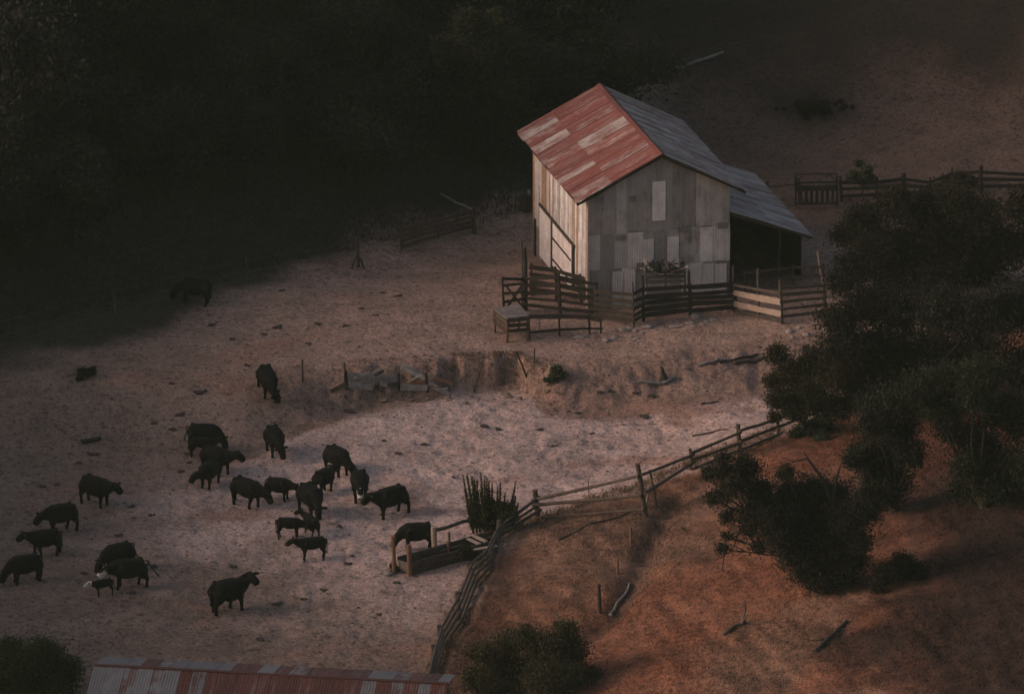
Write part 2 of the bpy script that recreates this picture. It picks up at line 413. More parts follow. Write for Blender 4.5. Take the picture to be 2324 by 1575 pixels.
# patches seen on the gable: pale tall sheet and small dark squares
sheet(mb, 3.66, 4.42, 4.75, 7.05, .14, (-.5, 1.45, 0)); sheet(mb, 4.55, 5.2, 2.2, 3.75, .13, (-.4, 1.25, 0)); sheet(mb, 3.1, 3.75, 2.3, 3.7, .125, (-.2, 1.1, 0))
for u0, u1, z0, z1 in ((2.3, 2.72, 5.95, 6.3), (5.3, 5.85, 3.95, 4.35), (7.45, 8.05, 4.0, 4.35), (1.55, 2.15, 3.75, 4.05), (2.75, 3.15, 1.85, 2.35)):
    sheet(mb, u0, u1, z0, z1, .15, (-.2, .38, 0))
for u0, u1, z0, z1 in ((5.9, 6.55, -1.0, 2.05), (6.6, 7.25, -1.0, 2.0), (1.35, 2.0, -1.0, 1.95), (2.05, 2.7, -1.0, 1.9), (7.3, 8.0, -1.0, 1.95)):
    sheet(mb, u0, u1, z0, z1, .16, (-.4, rng.uniform(1.05, 1.35), 0))
mb.build('gable_wall', M['wall_tin'], barn)
# far gable and right wall
mb = MB(); mb.add([B(0, WLEN, -2), B(2*WO, WLEN, -2), B(2*WO, WLEN, roof_z(2*WO)-.06), B(WO, WLEN, RH-.06), B(0, WLEN, roof_z(0)-.06)], [(4, 3, 2, 1, 0)], (0, .7, 0))
mb.build('rear_gable_wall', M['wall_tin'], barn)
mb = MB(); mb.hexa([B(2*WO-.1, .1, -1.5), B(2*WO, .1, -1.5), B(2*WO, WLEN, -1.5), B(2*WO-.1, WLEN, -1.5)]+[B(2*WO-.1, .1, roof_z(2*WO)-.1), B(2*WO, .1, roof_z(2*WO)-.1), B(2*WO, WLEN, roof_z(2*WO)-.1), B(2*WO-.1, WLEN, roof_z(2*WO)-.1)], (0, .6, 0))
mb.build('right_wall', M['wall_tin'], barn)
# left long wall of boards
mb = MB(); mb.hexa([B(0.05, .1, -2), B(.1, .1, -2), B(.1, WLEN, -2), B(.05, WLEN, -2), B(.05, .1, roof_z(0)-.1), B(.1, .1, roof_z(0)-.1), B(.1, WLEN, roof_z(0)-.1), B(.05, WLEN, roof_z(0)-.1)], (.2, .2, .2))
wv = 0.0; k = 0
while wv < WLEN-.02:
    w1 = min(WLEN, wv+rng.uniform(.26, .5)); g_ = rng.uniform(.62, 1.05); t = rng.random()
    col = (g_, g_*.97, g_*.95) if t < .8 else ((g_*.62, g_*.45, g_*.34) if t < .9 else (g_*.72, g_*.58, g_*.46))
    if 9.7 < wv < 10.6 or wv > 12.0: col = (.78*g_, .5*g_, .34*g_)
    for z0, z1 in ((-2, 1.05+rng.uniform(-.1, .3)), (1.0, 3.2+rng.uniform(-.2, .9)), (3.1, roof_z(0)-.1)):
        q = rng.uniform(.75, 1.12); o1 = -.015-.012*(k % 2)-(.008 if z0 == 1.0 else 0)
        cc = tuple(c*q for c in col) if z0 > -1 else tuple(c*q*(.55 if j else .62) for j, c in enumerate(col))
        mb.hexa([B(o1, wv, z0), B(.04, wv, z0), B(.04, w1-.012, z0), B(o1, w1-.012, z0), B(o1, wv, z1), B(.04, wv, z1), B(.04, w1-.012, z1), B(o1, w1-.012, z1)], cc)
    wv = w1; k += 1
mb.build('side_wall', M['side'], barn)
mb = MB()
mb.box(B(-.01, -.02, 2.7), (.14, .14, 7.6), (BU, BW, BZ), (.75, .6, .5)); mb.build('corner_trim', M['side'], barn)
# sliding doors
def door(w0, w1, zb, zt, col, off):
    d = MB(); n_ = max(3, int((w1-w0)/.55))
    for i in range(n_):
        a = w0+(w1-w0)*i/n_; b = w0+(w1-w0)*(i+1)/n_-.015; q = rng.uniform(.86, 1.1)
        d.hexa([B(off-.05, a, zb), B(off, a, zb), B(off, b, zb), B(off-.05, b, zb), B(off-.05, a, zt), B(off, a, zt), B(off, b, zt), B(off-.05, b, zt)], tuple(c*q for c in col))
    return d.build('sliding_door', M['side'], barn)
dr = door(3.35, 7.75, -.05, 2.5, (1.12, 1.06, 1.03), -.08)
d2 = door(8.3, 10.9, -.45, 2.5, (1.05, 1.0, .96), -.06)
m_ = MB()
for z_ in (.35, 1.6): m_.box(B(-.145, 5.55, z_), (.03, 4.2, .12), (BU, BW, BZ), (.6, .5, .45))
m_.build('brace', M['wood'], dr)
m_ = MB(); m_.box(B(-.1, 6.9, 2.62), (.1, 8.2, .15), (BU, BW, BZ), (.8, .6, .5)); m_.build('door_rail', M['iron'], barn)
for w_, z_, a_, b_ in ((8.02, 1.0, .5, 3.1), (3.12, .9, .34, 3.3), (12.2, .2, .42, 2.3)):
    m_ = MB(); m_.box(B(-.045, w_, z_), (.04, a_, b_), (BU, BW, BZ)); m_.build('doorway_gap_shade', M['dark'], barn)  # dark strips set on the wall stand in for shade in the door gaps
# roof: two slopes of overlapping sheets
def slope(name, mat, sgn, rows, width_rng, bias_fn, shade_fn, seed):
    rg = random.Random(seed); mb = MB(); sl = math.hypot(HWD, RH-EH)
    dirv = (BU*sgn*HWD+BZ*(EH-RH)).normalized(); nrm = (BZ*HWD+BU*sgn*(RH-EH)).normalized()
    top = B(WO, -OV, RH)
    for r, (s0, s1) in enumerate(rows):
        x = 0.0; k = 0
        while x < RL-.02:
            x1 = min(RL, x+rg.uniform(*width_rng)); 
            if RL-x1 < .25: x1 = RL
            lift = .02*(k % 2)+.03*(len(rows)-r)+rg.uniform(0, .008)
            e = s1*sl+(rg.uniform(-.06, .08) if r == len(rows)-1 else .12)
            P = lambda s_, t_, h: top+dirv*s_+BW*t_+nrm*h
            b_ = bias_fn(r, k, rg); sh = shade_fn(rg)
            xa = x; xb = min(RL, x1+.04)
            p = [P(e, xa, lift), P(e, xb, lift), P(s0*sl, xb, lift), P(s0*sl, xa, lift)]
            p += [q+nrm*.012 for q in p]
            if sgn < 0: p = [p[i] for i in (1, 0, 3, 2, 5, 4, 7, 6)]
            mb.hexa(p, (b_, sh, 0))
            kk = len(mb.v)-8
            for n_ in range(6):
                f = mb.f[-6+n_]; mb.uv[len(mb.f)-6+n_] = [((p[i-kk]-top).dot(BW)+r*3.7, (p[i-kk]-top).dot(dirv)+r*11) for i in f]
            x = x1; k += 1
    return mb.build(name, mat, barn)
low_b = {1: .35, 2: .3, 3: .1, 4: .25, 7: -.1, 8: -.32, 12: -.05, 14: -.2, 15: -.33, 17: -.25}
def bl(r, k, rg):
    if r == 0: return {3: -.12, 7: -.05, 8: .0, 9: -.2, 10: -.38, 13: -.02, 16: .0}.get(k, rg.uniform(.06, .36))
    return {0: -.12, 1: -.22, 5: -.30, 9: .0, 10: -.06, 13: -.28, 14: -.34, 15: .1, 16: -.02, 17: -.42, 18: -.15}.get(k, rg.uniform(.06, .36))
slope('roof_slope', M['roof_red'], -1, [(0, .56), (.52, 1.0)], (.62, .78), bl, lambda r: r.uniform(.85, 1.12), 3)
slope('roof_slope', M['roof_grey'], 1, [(0, .52), (.48, 1.0)], (.6, .8), lambda r, k, g: g.uniform(-.12, .18), lambda r: r.uniform(.75, 1.2), 8)
mb = MB(); a = B(WO, -OV-.03, RH+.10); b = B(WO, RL-OV+.03, RH+.10)
for s_ in (-1, 1):
    d_ = BU*s_*.22-BZ*.11
    n_ = 10
    for i in range(n_):
        p = a.lerp(b, i/n_); q = a.lerp(b, (i+1)/n_+.004); sh = rng.uniform(.7, 1.1)
        pts = [p, q, q+d_, p+d_]; pts += [x+BZ*.012+BW*0 for x in pts]
        mb.hexa(pts, (rng.uniform(-.05, .5), sh*.85, 0))
mb.build('ridge_cap', M['roof_red'], barn)
mb = MB()
for s_ in (-1, 1):
    mb.beam(B(WO+s_*.02, -OV+.08, RH-.10), B(WO+s_*(HWD-.03), -OV+.08, EH-.10), .05, .14, col=(.8, .7, .6))
    mb.beam(B(WO+s_*(HWD-.1), -OV+.1, EH-.08), B(WO+s_*(HWD-.1), RL-OV, EH-.08), .05, .12, col=(.8, .7, .6))
mb.build('barge_board', M['darkwood'], barn)
# lean-to
LT = [B(2*WO+.02, 0-.25, 4.92), B(2*WO+4.85, -.25, 3.12)]
mb = MB(); dv = (LT[1]-LT[0]); ls = dv.length; dv.normalize(); nr = dv.cross(BW).normalized()*-1
if nr.z < 0: nr = -nr
x = 0.0; k = 0; LL = 12.2
while x < LL-.02:
    x1 = min(LL, x+rng.uniform(.62, .78))
    for r, (s0, s1) in enumerate(((0, .53), (.5, 1.0))):
        lift = .02*(k % 2)+.03*(2-r); p = [LT[0]+dv*(s1*ls)+BW*x+nr*lift, LT[0]+dv*(s1*ls)+BW*(x1+.03)+nr*lift, LT[0]+dv*(s0*ls)+BW*(x1+.03)+nr*lift, LT[0]+dv*(s0*ls)+BW*x+nr*lift]
        p = p+[q+nr*.012 for q in p]; mb.hexa(p, (rng.uniform(-.25, .1), rng.uniform(.75, 1.15), 0)); kk = len(mb.v)-8
        for n_ in range(6):
            f = mb.f[-6+n_]; mb.uv[len(mb.f)-6+n_] = [((p[i-kk]-LT[0]).dot(BW)+r*5, (p[i-kk]-LT[0]).dot(dv)) for i in f]
    x = x1; k += 1
mb.build('lean_to_roof', M['roof_grey'], barn)
mb = MB()
for t in (0.15, 4, 8, 12): mb.beam(LT[0]+BW*t-nr*.1, LT[1]+BW*t-nr*.1, .08, .16)
mb.beam(LT[1]+BW*.05-nr*.12-dv*.2, LT[1]+BW*12-nr*.12-dv*.2, .12, .16); mb.build('rafters', M['darkwood'], barn)
for u_, w_ in ((2*WO+4.6, 4.2), (2*WO+4.6, 8.2), (2*WO+4.6, 12.0), (2*WO+1.6, 4.5), (2*WO+3.1, .6)):
    m_ = MB(); p = B(u_, w_, 0); zt_ = 4.85-(u_-2*WO)*.371; m_.log(B(u_, w_, gh(p.x, p.y)-.3), B(u_, w_, zt_), .09, .08); m_.build('lean_to_post', M['darkwood'], barn)
m_ = MB(); p = on_y(1878, 700, B(2*WO+4.6, .1, 0).y); m_.log(Vector(p)-BZ*.5, on_y(1856, 570, B(2*WO+4.6, .1, 0).y), .10, .08); m_.build('lean_to_post', M['palewood'], barn)['label'] = 'pale leaning corner post'
m_ = MB(); m_.hexa([B(2*WO+4.62, 1.6, -1.5), B(2*WO+4.7, 1.6, -1.5), B(2*WO+4.7, 11.8, -1.5), B(2*WO+4.62, 11.8, -1.5), B(2*WO+4.62, 1.6, 3.0), B(2*WO+4.7, 1.6, 3.0), B(2*WO+4.7, 11.8, 3.0), B(2*WO+4.62, 11.8, 3.0)], (.5, .5, .5)); m_.build('lean_to_shade_wall', M['darkwood'], barn)  # wall added along the outer eave to darken the space under the roof
m_ = MB(); m_.add([B(2*WO+.1, 11.9, -1), B(2*WO+4.7, 11.9, -1), B(2*WO+4.7, 11.9, 3.1), B(2*WO+.1, 11.9, 4.8)], [(3, 2, 1, 0)]); m_.build('lean_to_back_wall', M['darkwood'], barn)

# ------------------------------------------------------------------ fences
def post_pts(bx, by, tx, ty, y=None):
    b = gnd(bx, by); t = Vector(on_y(tx, ty, b.y)); return b, t
def fence(name, label, cat, posts, rails, mat='wood', railmat=None, round_=True, wire=False, group=None, bend=.006):
    ps = [post_pts(*p[:4]) for p in posts]
    root = empty(name, ps[0][0], label, cat, group)
    for (b, t), p in zip(ps, posts):
        r = p[4] if len(p) > 4 else .09
        m_ = MB(); dn = (b-t).normalized()
        m_.log(b+dn*.25, t, r*1.05, r*.9, bend=.02); m_.build('post', M[p[5] if len(p) > 5 else mat], root)
    for rl in rails:
        i, j, fi, fj = rl[:4]; hgt = rl[4] if len(rl) > 4 else .16
        a = ps[i][0].lerp(ps[i][1], fi); b = ps[j][0].lerp(ps[j][1], fj); d_ = (b-a).normalized()
        off = Vector((d_.y, -d_.x, 0)); off = off if off.y < 0 else -off
        off = off.normalized()*((posts[i][4] if len(posts[i]) > 4 else .09)+.03)
        m_ = MB(); ext = d_*.12
        if wire: m_.tube([a, b], [.011, .011], 5)
        elif round_: m_.log(a-ext+off, b+ext+off, hgt*.56, hgt*.48, bend=bend)
        else: m_.beam(a-ext+off, b+ext+off, .045, hgt)
        mm = rl[5] if len(rl) > 5 else (railmat or mat)
        m_.build('wire' if wire else ('rail' if round_ else 'board'), M[mm], root)
    return root
# front pole fence, upper run
up_posts = [(1130, 1222, 1133, 1180, .13), (1221, 1176, 1214, 1112, .15), (1465, 1172, 1446, 1052, .14), (1491, 1152, 1474, 1066, .07), (1568, 1066, 1566, 1018, .09), (1677, 1026, 1675, 963, .13), (1766, 985, 1764, 940, .08), (1850, 955, 1850, 905, .09)]
up_rails = [(0, 1, .75, .75, .17), (0, 1, .25, .3, .2), (1, 2, .68, .78, .17), (1, 2, .5, .42, .17), (2, 4, .8, .72, .16), (2, 4, .45, .35, .16), (4, 5, .82, .72, .16), (4, 5, .5, .35, .15), (4, 5, .05, .12, .13), (5, 6, .8, .8, .15), (5, 6, .42, .45, .15), (5, 6, .1, .05, .14), (6, 7, .8, .8, .15), (6, 7, .4, .4, .15), (0, 1, .5, .5, .14), (1, 2, .05, .15, .12)]
pf = fence('pole_fence', 'dark pole fence with a tall leaning post along the edge of the dry grass slope', 'fence', up_posts, up_rails, 'wood')
b0, t0 = post_pts(1466, 1150, 1474, 1100); m_ = MB(); m_.log(b0-BZ*.1, t0, .05, .045); m_.build('brace', M['greywood'], pf)
# lower run toward the camera
lo_posts = [(1128, 1228, 1130, 1188, .08), (1108, 1292, 1098, 1248, .075), (1075, 1330, 1063, 1275, .13), (1042, 1415, 1037, 1342, .12), (1002, 1470, 996, 1418, .13), (985, 1525, 983, 1462, .12), (968, 1590, 966, 1530, .09)]
lo_rails = []
for i in range(len(lo_posts)-1):
    for k, f in enumerate((.92, .66, .4, .14)): lo_rails.append((i, i+1, f, f, .15))
fence('pole_fence', 'four-rail pole fence running down from the feed trough toward the bottom edge', 'fence', lo_posts, lo_rails, 'wood', bend=.0)
# corral in front of the barn
ch = [(1143, 715, 1140, 630, .07), (1193, 705, 1190, 562, .12), (1271, 715, 1267, 618, .11), (1354, 722, 1353, 640, .09)]
cr = []
for f0, f1 in ((.98, .5), (.8, .44), (.58, .31), (.36, .2), (.14, .08)): cr.append((0, 1, f0, f1, .15))
for f1, f2, f3 in ((.5, .9, .95), (.41, .72, .76), (.3, .53, .56), (.2, .35, .36), (.1, .17, .18)):
    cr.append((1, 2, f1+rng.uniform(-.015, .015), f2, rng.uniform(.17, .27))); cr.append((2, 3, f2, f3, rng.uniform(.17, .27)))
c1 = fence('board_fence', 'tall dark board fence of the loading chute left of the barn gable', 'fence', ch, cr, 'darkwood', round_=False)
b_, t_ = post_pts(1186, 690, 1183, 545); m_ = MB(); m_.log(b_, t_, .08, .07); m_.build('post', M['wood'], c1)
for (x0, y0), (x1, y1) in (((1146, 705), (1190, 640)), ((1146, 645), (1190, 702))):
    yy = gnd(1165, 712).y; m_ = MB(); m_.beam(on_y(x0, y0, yy-.25), on_y(x1, y1, yy-.25), .05, .12); m_.build('brace', M['darkwood'], c1)
ip = [(1208, 672, 1206, 598, .07), (1262, 680, 1260, 605, .08), (1318, 690, 1316, 622, .08), (1350, 698, 1349, 634, .07)]
fence('board_fence', 'inner dark board fence of the chute alley close to the barn left wall', 'fence', ip, [(i, i+1, f, f, .22) for i in range(3) for f in (.9, .68, .46, .24)], 'darkwood', round_=False)
fr = [(1356, 726, 1353, 650, .08), (1438, 742, 1436, 640, .05), (1460, 730, 1457, 625, .10), (1566, 716, 1563, 615, .10), (1668, 708, 1664, 604, .10)]
rr = []
for k, f in enumerate((.86, .66, .5, .34, .18)):
    rr += [(0, 1, f, f*.85, .22), (1, 2, f*.85+rng.uniform(-.03, .03), f*.82+rng.uniform(-.03, .03), .2), (2, 3, f*.82, f*.78, rng.uniform(.2, .3)), (3, 4, f*.78+rng.uniform(-.03, .03), f*.72, rng.uniform(.2, .28))]
fence('board_fence', 'long dark board fence standing directly in front of the barn gable', 'fence', fr, rr, 'darkwood', round_=False)
gp = [(1668, 709, 1667, 640, .07), (1723, 722, 1720, 610, .08), (1773, 734, 1769, 636, .09)]
gr_ = []
for k, (f, m__, hh) in enumerate(((.92, 'wood', .15), (.66, 'palewood', .32), (.3, 'palewood', .32), (.08, 'wood', .15))):
    f2 = f*.64; f3 = f*.78
    gr_ += [(0, 1, f, f2, hh, m__), (1, 2, f2, f3, hh, m__)]
fence('plank_gate', 'plank gate with two wide pale boards under the lean-to', 'gate', gp, gr_, 'wood', round_=False)
kp = [(1775, 735, 1772, 645, .07), (1872, 720, 1870, 640, .09)]
fence('board_fence', 'grey board fence between the pale plank gate and the dark tree', 'fence', kp, [(0, 1, f, f, .17) for f in (.92, .74, .56, .38, .2)], 'wood', round_=False)
lp = [(1202, 770, 1200, 715, .06), (1270, 762, 1268, 712, .06), (1338, 758, 1336, 712, .07), (1364, 756, 1362, 720, .05)]
fence('rail_fence', 'low two-plank fence below the loading chute', 'fence', lp, [(0, 1, .95, .9, .26, 'wood'), (1, 2, .9, .85, .26, 'wood'), (2, 3, .85, .9, .26, 'wood'), (0, 1, .3, .3, .12), (1, 2, .3, .3, .12), (2, 3, .3, .3, .12)], 'darkwood', round_=False)
# pens under the lean-to
pp = [(1690, 668, 1690, 612, .06), (1800, 655, 1800, 600, .06), (1868, 650, 1868, 600, .06)]
fence('board_fence', 'dim board fence under the lean-to roof behind the plank gate', 'fence', pp, [(0, 1, f, f, .15) for f in (.9, .5)]+[(1, 2, f, f, .15) for f in (.9, .5)], 'wood', round_=False)
# loading platform
pc = [gnd(1150, 778), gnd(1121, 738), gnd(1198, 745)]
pl = empty('loading_platform', pc[0], 'small wooden loading platform on legs beside the chute', 'platform')
ztop = Vector(on_y(1147, 722, pc[0].y)).z
q = [Vector(at(x, y, ztop)) for x, y in ((1120, 700), (1150, 722), (1201, 716), (1178, 690))]
mb = MB()
for i in range(7):
    a = q[0].lerp(q[1], (i+.06)/7); b = q[3].lerp(q[2], (i+.06)/7); c = q[3].lerp(q[2], (i+.94)/7); d = q[0].lerp(q[1], (i+.94)/7)
    g_ = rng.uniform(.8, 1.1); mb.hexa([p-BZ*.08 for p in (a, d, c, b)]+[a, d, c, b], (g_, g_*.95, g_*.9))
mb.build('deck', M['greywood'], pl)
mb = MB(); mb.beam(q[1]-BZ*.17, q[2]-BZ*.17, .08, .18); mb.beam(q[0]-BZ*.17, q[1]-BZ*.17, .08, .18); mb.build('frame', M['wood'], pl)
for (i_, j_) in ((0, 1), (1, 2)):
    for dz in (.45, .75):
        m_ = MB(); m_.beam(q[i_]-BZ*dz, q[j_]-BZ*(dz+.06), .06, .22, col=(.9, .8, .75)); m_.build('skirt_board', M['wood'], pl)
for p in q:
    m_ = MB(); pp_ = p+(sum(q, Vector())/4-p)*.06; m_.log(Vector((pp_.x, pp_.y, gh(pp_.x, pp_.y)-.2)), pp_-BZ*.1, .09, .085); m_.build('leg', M['redwood'], pl)
# sheet panel and scrap heap in front of the gable
yy = gnd(1510, 735).y+1.3
sp = empty('metal_sheet', on_y(1500, 690, yy), 'grey ribbed metal sheet propped upright between gable and board fence', 'metal sheet')
mb = MB(); a = Vector(on_y(1464, 655, yy)); b = Vector(on_y(1543, 645, yy+.5)); dn_ = Vector((0, .25, -1.6)); n_ = 24
for i in range(n_):
    p0 = a.lerp(b, i/n_); p1 = a.lerp(b, (i+1)/n_); o0 = Vector((0, -.03*(i % 2), 0)); o1 = Vector((0, -.03*((i+1) % 2), 0))
    mb.add([p0+o0, p1+o1, p1+o1+dn_, p0+o0+dn_, p0+o0+Vector((0, .02, 0)), p1+o1+Vector((0, .02, 0)), p1+o1+dn_+Vector((0, .02, 0)), p0+o0+dn_+Vector((0, .02, 0))], [(3, 2, 1, 0), (4, 5, 6, 7), (0, 1, 5, 4)], (-.2, .8, 0))
mb.build('sheet', M['wall_tin'], sp)
hb = MB(); rg = random.Random(9)
for i in range(120):
    c = Vector(on_y(rg.uniform(1466, 1552), rg.uniform(597, 618), yy+.4+rg.uniform(-.4, .4))); d_ = Vector((rg.uniform(-1, 1), rg.uniform(-1, 1), rg.uniform(-.3, .3))).normalized()*rg.uniform(.12, .55)
    hb.beam(c-d_, c+d_, rg.uniform(.04, .2), .02, up=(rg.random(), rg.random(), rg.random()), col=(rg.uniform(.25, .75),)*3)
for k in range(3): hb.beam(on_y(1464, 618+k*11, yy+.4), on_y(1556, 616+k*11, yy+.4), .05, .2, col=(.4, .38, .36))
for x_ in (1466, 1510, 1554): hb.log(on_y(x_, 672, yy+.45), on_y(x_, 606, yy+.45), .07, .06, col=(.5, .5, .5))
ob = hb.build('scrap_heap', M['greywood'], None); tag(ob, 'jumbled heap of grey scrap boards on posts against the barn gable', 'scrap heap')

# back wire fence with gate and braced post
wf = [(-20, 800, -22, 730, .07), (260, 712, 258, 655, .07), (560, 640, 558, 585, .07), (813, 606, 811, 545, .10), (912, 570, 909, 510, .09), (1077, 530, 1074, 474, .10), (1202, 474, 1200, 432, .10, 'palewood')]
wr = []
for i in range(6):
    for f in (.9, .45, .12): wr.append((i, i+1, f, f))
wfo = fence('wire_fence', 'wire fence on old posts along the foot of the dark wooded hill', 'fence', wf, wr, 'wood', 'wire', wire=True)
for dx in (-16, 16):
    b_, t_ = post_pts(813+dx, 608+abs(dx)*.15, 812, 574); m_ = MB(); m_.log(b_-BZ*.1, t_, .06, .05); m_.build('brace', M['wood'], wfo)
gt = [(914, 572, 911, 520, .06), (995, 548, 993, 497, .06), (1072, 526, 1070, 478, .06)]
fence('board_gate', 'dark board gate panel hung in the wire fence below the woods', 'gate', gt, [(i, i+1, f, f, .2, 'wood') for i in (0, 1) for f in (.95, .72, .5, .28)]+[(0, 1, .08, .08, .16, 'greywood'), (1, 2, .08, .08, .16, 'greywood')], 'wood', round_=False)
m_ = MB(); b_, t_ = post_pts(1075, 478, 1010, 448); m_.log(Vector(on_y(1072, 476, gnd(1077, 530).y)), gnd(1000, 446)+BZ*.15, .06, .05); tag(m_.build('pole', M['greywood']), 'long thin pole slanting from the board gate up into the woods', 'pole')
# barrel shaped dark feeder by the far barn corner
p = gnd(1194, 478); dt = MB()
for z0, z1, r0, r1 in ((0, .12, .34, .36), (.12, .5, .36, .37), (.5, .9, .37, .35)): dt.tube([p+BZ*z0, p+BZ*z1], [r0, r1], 16)
dt.tube([p+BZ*.88, p+BZ*.93], [.37, .37], 16); tag(dt.build('oil_drum', M['iron'], smooth=False), 'dark drum standing at the far left corner of the barn', 'drum')
# rear right fence
rf = [(1743, 455, 1741, 410, .09), (1815, 462, 1812, 402, .09), (1910, 458, 1907, 400, .10), (1990, 452, 1990, 402, .09), (2052, 448, 2051, 393, .14), (2110, 446, 2110, 403, .08), (2160, 440, 2160, 380, .06), (2226, 436, 2226, 376, .14), (2330, 430, 2330, 385, .1)]
rr = []
for i in range(2, len(rf)-1):
    for f in (.82, .55, .25): rr.append((i, i+1, f*.95, f*.95, .2))
rr += [(0, 1, .7, .75, .06)]
fence('rail_fence', 'dark rail fence with thick posts across the back yard right of the barn', 'fence', rf, rr, 'darkwood', round_=False)
m_ = MB(); yb = gnd(1815, 460).y; m_.log(on_y(1700, 404, yb+1), on_y(1812, 402, yb), .045, .045); tag(m_.build('pole', M['wood']), 'long horizontal pole from the arched crate toward the barn roof', 'pole')
# arched cattle crate
yc_ = gnd(1852, 464).y-1.0
ac = empty('cattle_crate', on_y(1852, 464, yc_), 'dark crate with arched hoop top and upright slats by the back fence', 'crate')
def Q(px, py, dy=0): return Vector(on_y(px, py, yc_+dy))
for px in (1806, 1900):
    m_ = MB(); m_.beam(Q(px, 468), Q(px, 398), .12, .12); m_.beam(Q(px, 466, 1.6), Q(px, 396, 1.6), .1, .1); m_.build('corner_post', M['darkwood'], ac)
m_ = MB(); m_.tube([Q(1853+42*math.cos(a), 412-19*math.sin(a)) for a in np.linspace(0, math.pi, 13)], [.05]*13, 7); m_.tube([Q(1853+42*math.cos(a), 412-19*math.sin(a), 1.6) for a in np.linspace(0, math.pi, 13)], [.05]*13, 7); m_.build('arch', M['iron'], ac)
m_ = MB(); m_.beam(Q(1803, 416), Q(1903, 414), .1, .14); m_.beam(Q(1803, 428), Q(1903, 426), .06, .35); m_.beam(Q(1803, 462), Q(1903, 462), .1, .14); m_.beam(Q(1803, 396), Q(1900, 395), .06, .08); m_.build('rail', M['darkwood'], ac)
for k in range(7):
    x_ = 1818+k*12; m_ = MB(); m_.beam(Q(x_, 462), Q(x_, 428), .05, .17, up=(1, 0, 0)); m_.build('slat', M['darkwood'], ac)
# feed trough
tp = [(895, 1302, 892, 1216, .11, 'redwood'), (931, 1306, 928, 1236, .13, 'redwood'), (987, 1250, 984, 1195, .15, 'palewood'), (1021, 1258, 1019, 1208, .06, 'wood'), (1020, 1262, 1017, 1228, .09, 'redwood')]
tr = empty('feed_trough', gnd(930, 1300), 'long wooden feed trough with reddish end posts at the fence corner', 'trough')
for p in tp:
    b_, t_ = post_pts(*p[:4]); m_ = MB(); m_.log(b_-BZ*.2, t_, p[4], p[4]*.95, n=10, bend=.01); m_.build('post', M[p[5]], tr)
A0 = gnd(936, 1304); A1 = gnd(1128, 1252); B0 = gnd(902, 1292); B1 = gnd(1118, 1232)
zl = max(A0.z, B0.z)
for nm, a, b, mt in (('front_board', A0, A1, 'wood'), ('rear_board', B0, B1, 'wood')):
    m_ = MB()
    for k in range(2): m_.beam(a+BZ*(.2+.33*k), b+BZ*(.2+.33*k), .06, .31, col=(.95+.2*k,)*3)
    m_.build(nm, M[mt], tr)
m_ = MB(); m_.beam(A0+BZ*.3, B0+BZ*.3, .06, .5); m_.build('end_board', M['palewood'], tr)
m_ = MB(); m_.add([A0+BZ*.15, A1+BZ*.15, B1+BZ*.15, B0+BZ*.15], [(0, 1, 2, 3)]); m_.build('floor_board', M['darkwood'], tr)
m_ = MB()
for (x0, y0, x1, y1) in ((1062, 1222, 1092, 1236), (1076, 1216, 1104, 1229), (1050, 1252, 1128, 1238)):
    a = Vector(at(x0, y0, zl+.75)); b = Vector(at(x1, y1, zl+.75)); m_.beam(a, b, .22, .05)
m_.build('cross_board', M['palewood'], tr)
m_ = MB(); a = gnd(985, 1250); t1 = Vector(on_y(990, 1198, a.y)); b_, t_ = post_pts(1072, 1212, 1072, 1180); m_.log(t1-BZ*.1, t_, .1, .09); m_.build('rail', M['wood'], tr)
# ------------------------------------------------------------------ single posts, logs, boards
def lone_post(bx, by, tx, ty, r, mat, label, cat='post', name='fence_post', group=None):
    b_, t_ = post_pts(bx, by, tx, ty); m_ = MB(); m_.log(b_-BZ*.25+(b_-t_)*.05, t_, r, r*.85, bend=.02)
    o = m_.build(name, M[mat]); return tag(o, label, cat, group)
lone_post(687, 868, 686, 817, .06, 'iron', 'dark metal post standing alone right of a grazing cow')
lone_post(1213, 823, 1213, 790, .045, 'iron', 'thin upright post on the bank above the green weed')
lone_post(1197, 850, 1171, 798, .055, 'darkwood', 'dark post leaning left at the right end of the cut bank')
lone_post(1073, 890, 1096, 818, .06, 'wood', 'thin pole leaning on the face of the cut bank')
lone_post(1362, 1390, 1359, 1325, .10, 'darkwood', 'stout dark post standing alone on the dry grass slope')
lone_post(1432, 1240, 1431, 1196, .075, 'redwood', 'thin reddish stake high on the grass slope near the pole fence')
lone_post(1402, 1302, 1401, 1264, .07, 'redwood', 'thin reddish stake on the grass slope above the stout dark post')
lone_post(1223, 752, 1224, 716, .045, 'palewood', 'thin pale stake in front of the low two-plank fence')
lone_post(1337, 1128, 1335, 1090, .03, 'redwood', 'thin dry stalk poking above the pole fence')
def log_on(p0, p1, r0, r1, mat, label, cat='log', name='log', extra=()):
    a = gnd(*p0); b = gnd(*p1); m_ = MB(); n_ = 5; pts = []
    rg = random.Random(int(p0[0]*7+p1[1]))
    for i in range(n_+1):
        q_ = a.lerp(b, i/n_); pts.append(Vector((q_.x+rg.uniform(-.08, .08), q_.y+rg.uniform(-.08, .08), gh(q_.x, q_.y)+r0*.7)))
    m_.tube(pts, [r0+(r1-r0)*i/n_ for i in range(n_+1)], 9)
    for e in extra:
        i, px, py, r = e; m_.log(pts[i], on_y(px, py, pts[i].y-.1), r, r*.4, bend=.08)
    return tag(m_.build(name, M[mat]), label, cat)
log_on((1268, 1226), (1440, 1160), .06, .05, 'wood', 'long thin pole fallen on the grass below the pole fence', 'pole', 'pole')
log_on((1387, 1398), (1432, 1325), .09, .05, 'greywood', 'curved grey dead branch lying right of the stout dark post', 'branch', 'dead_branch')
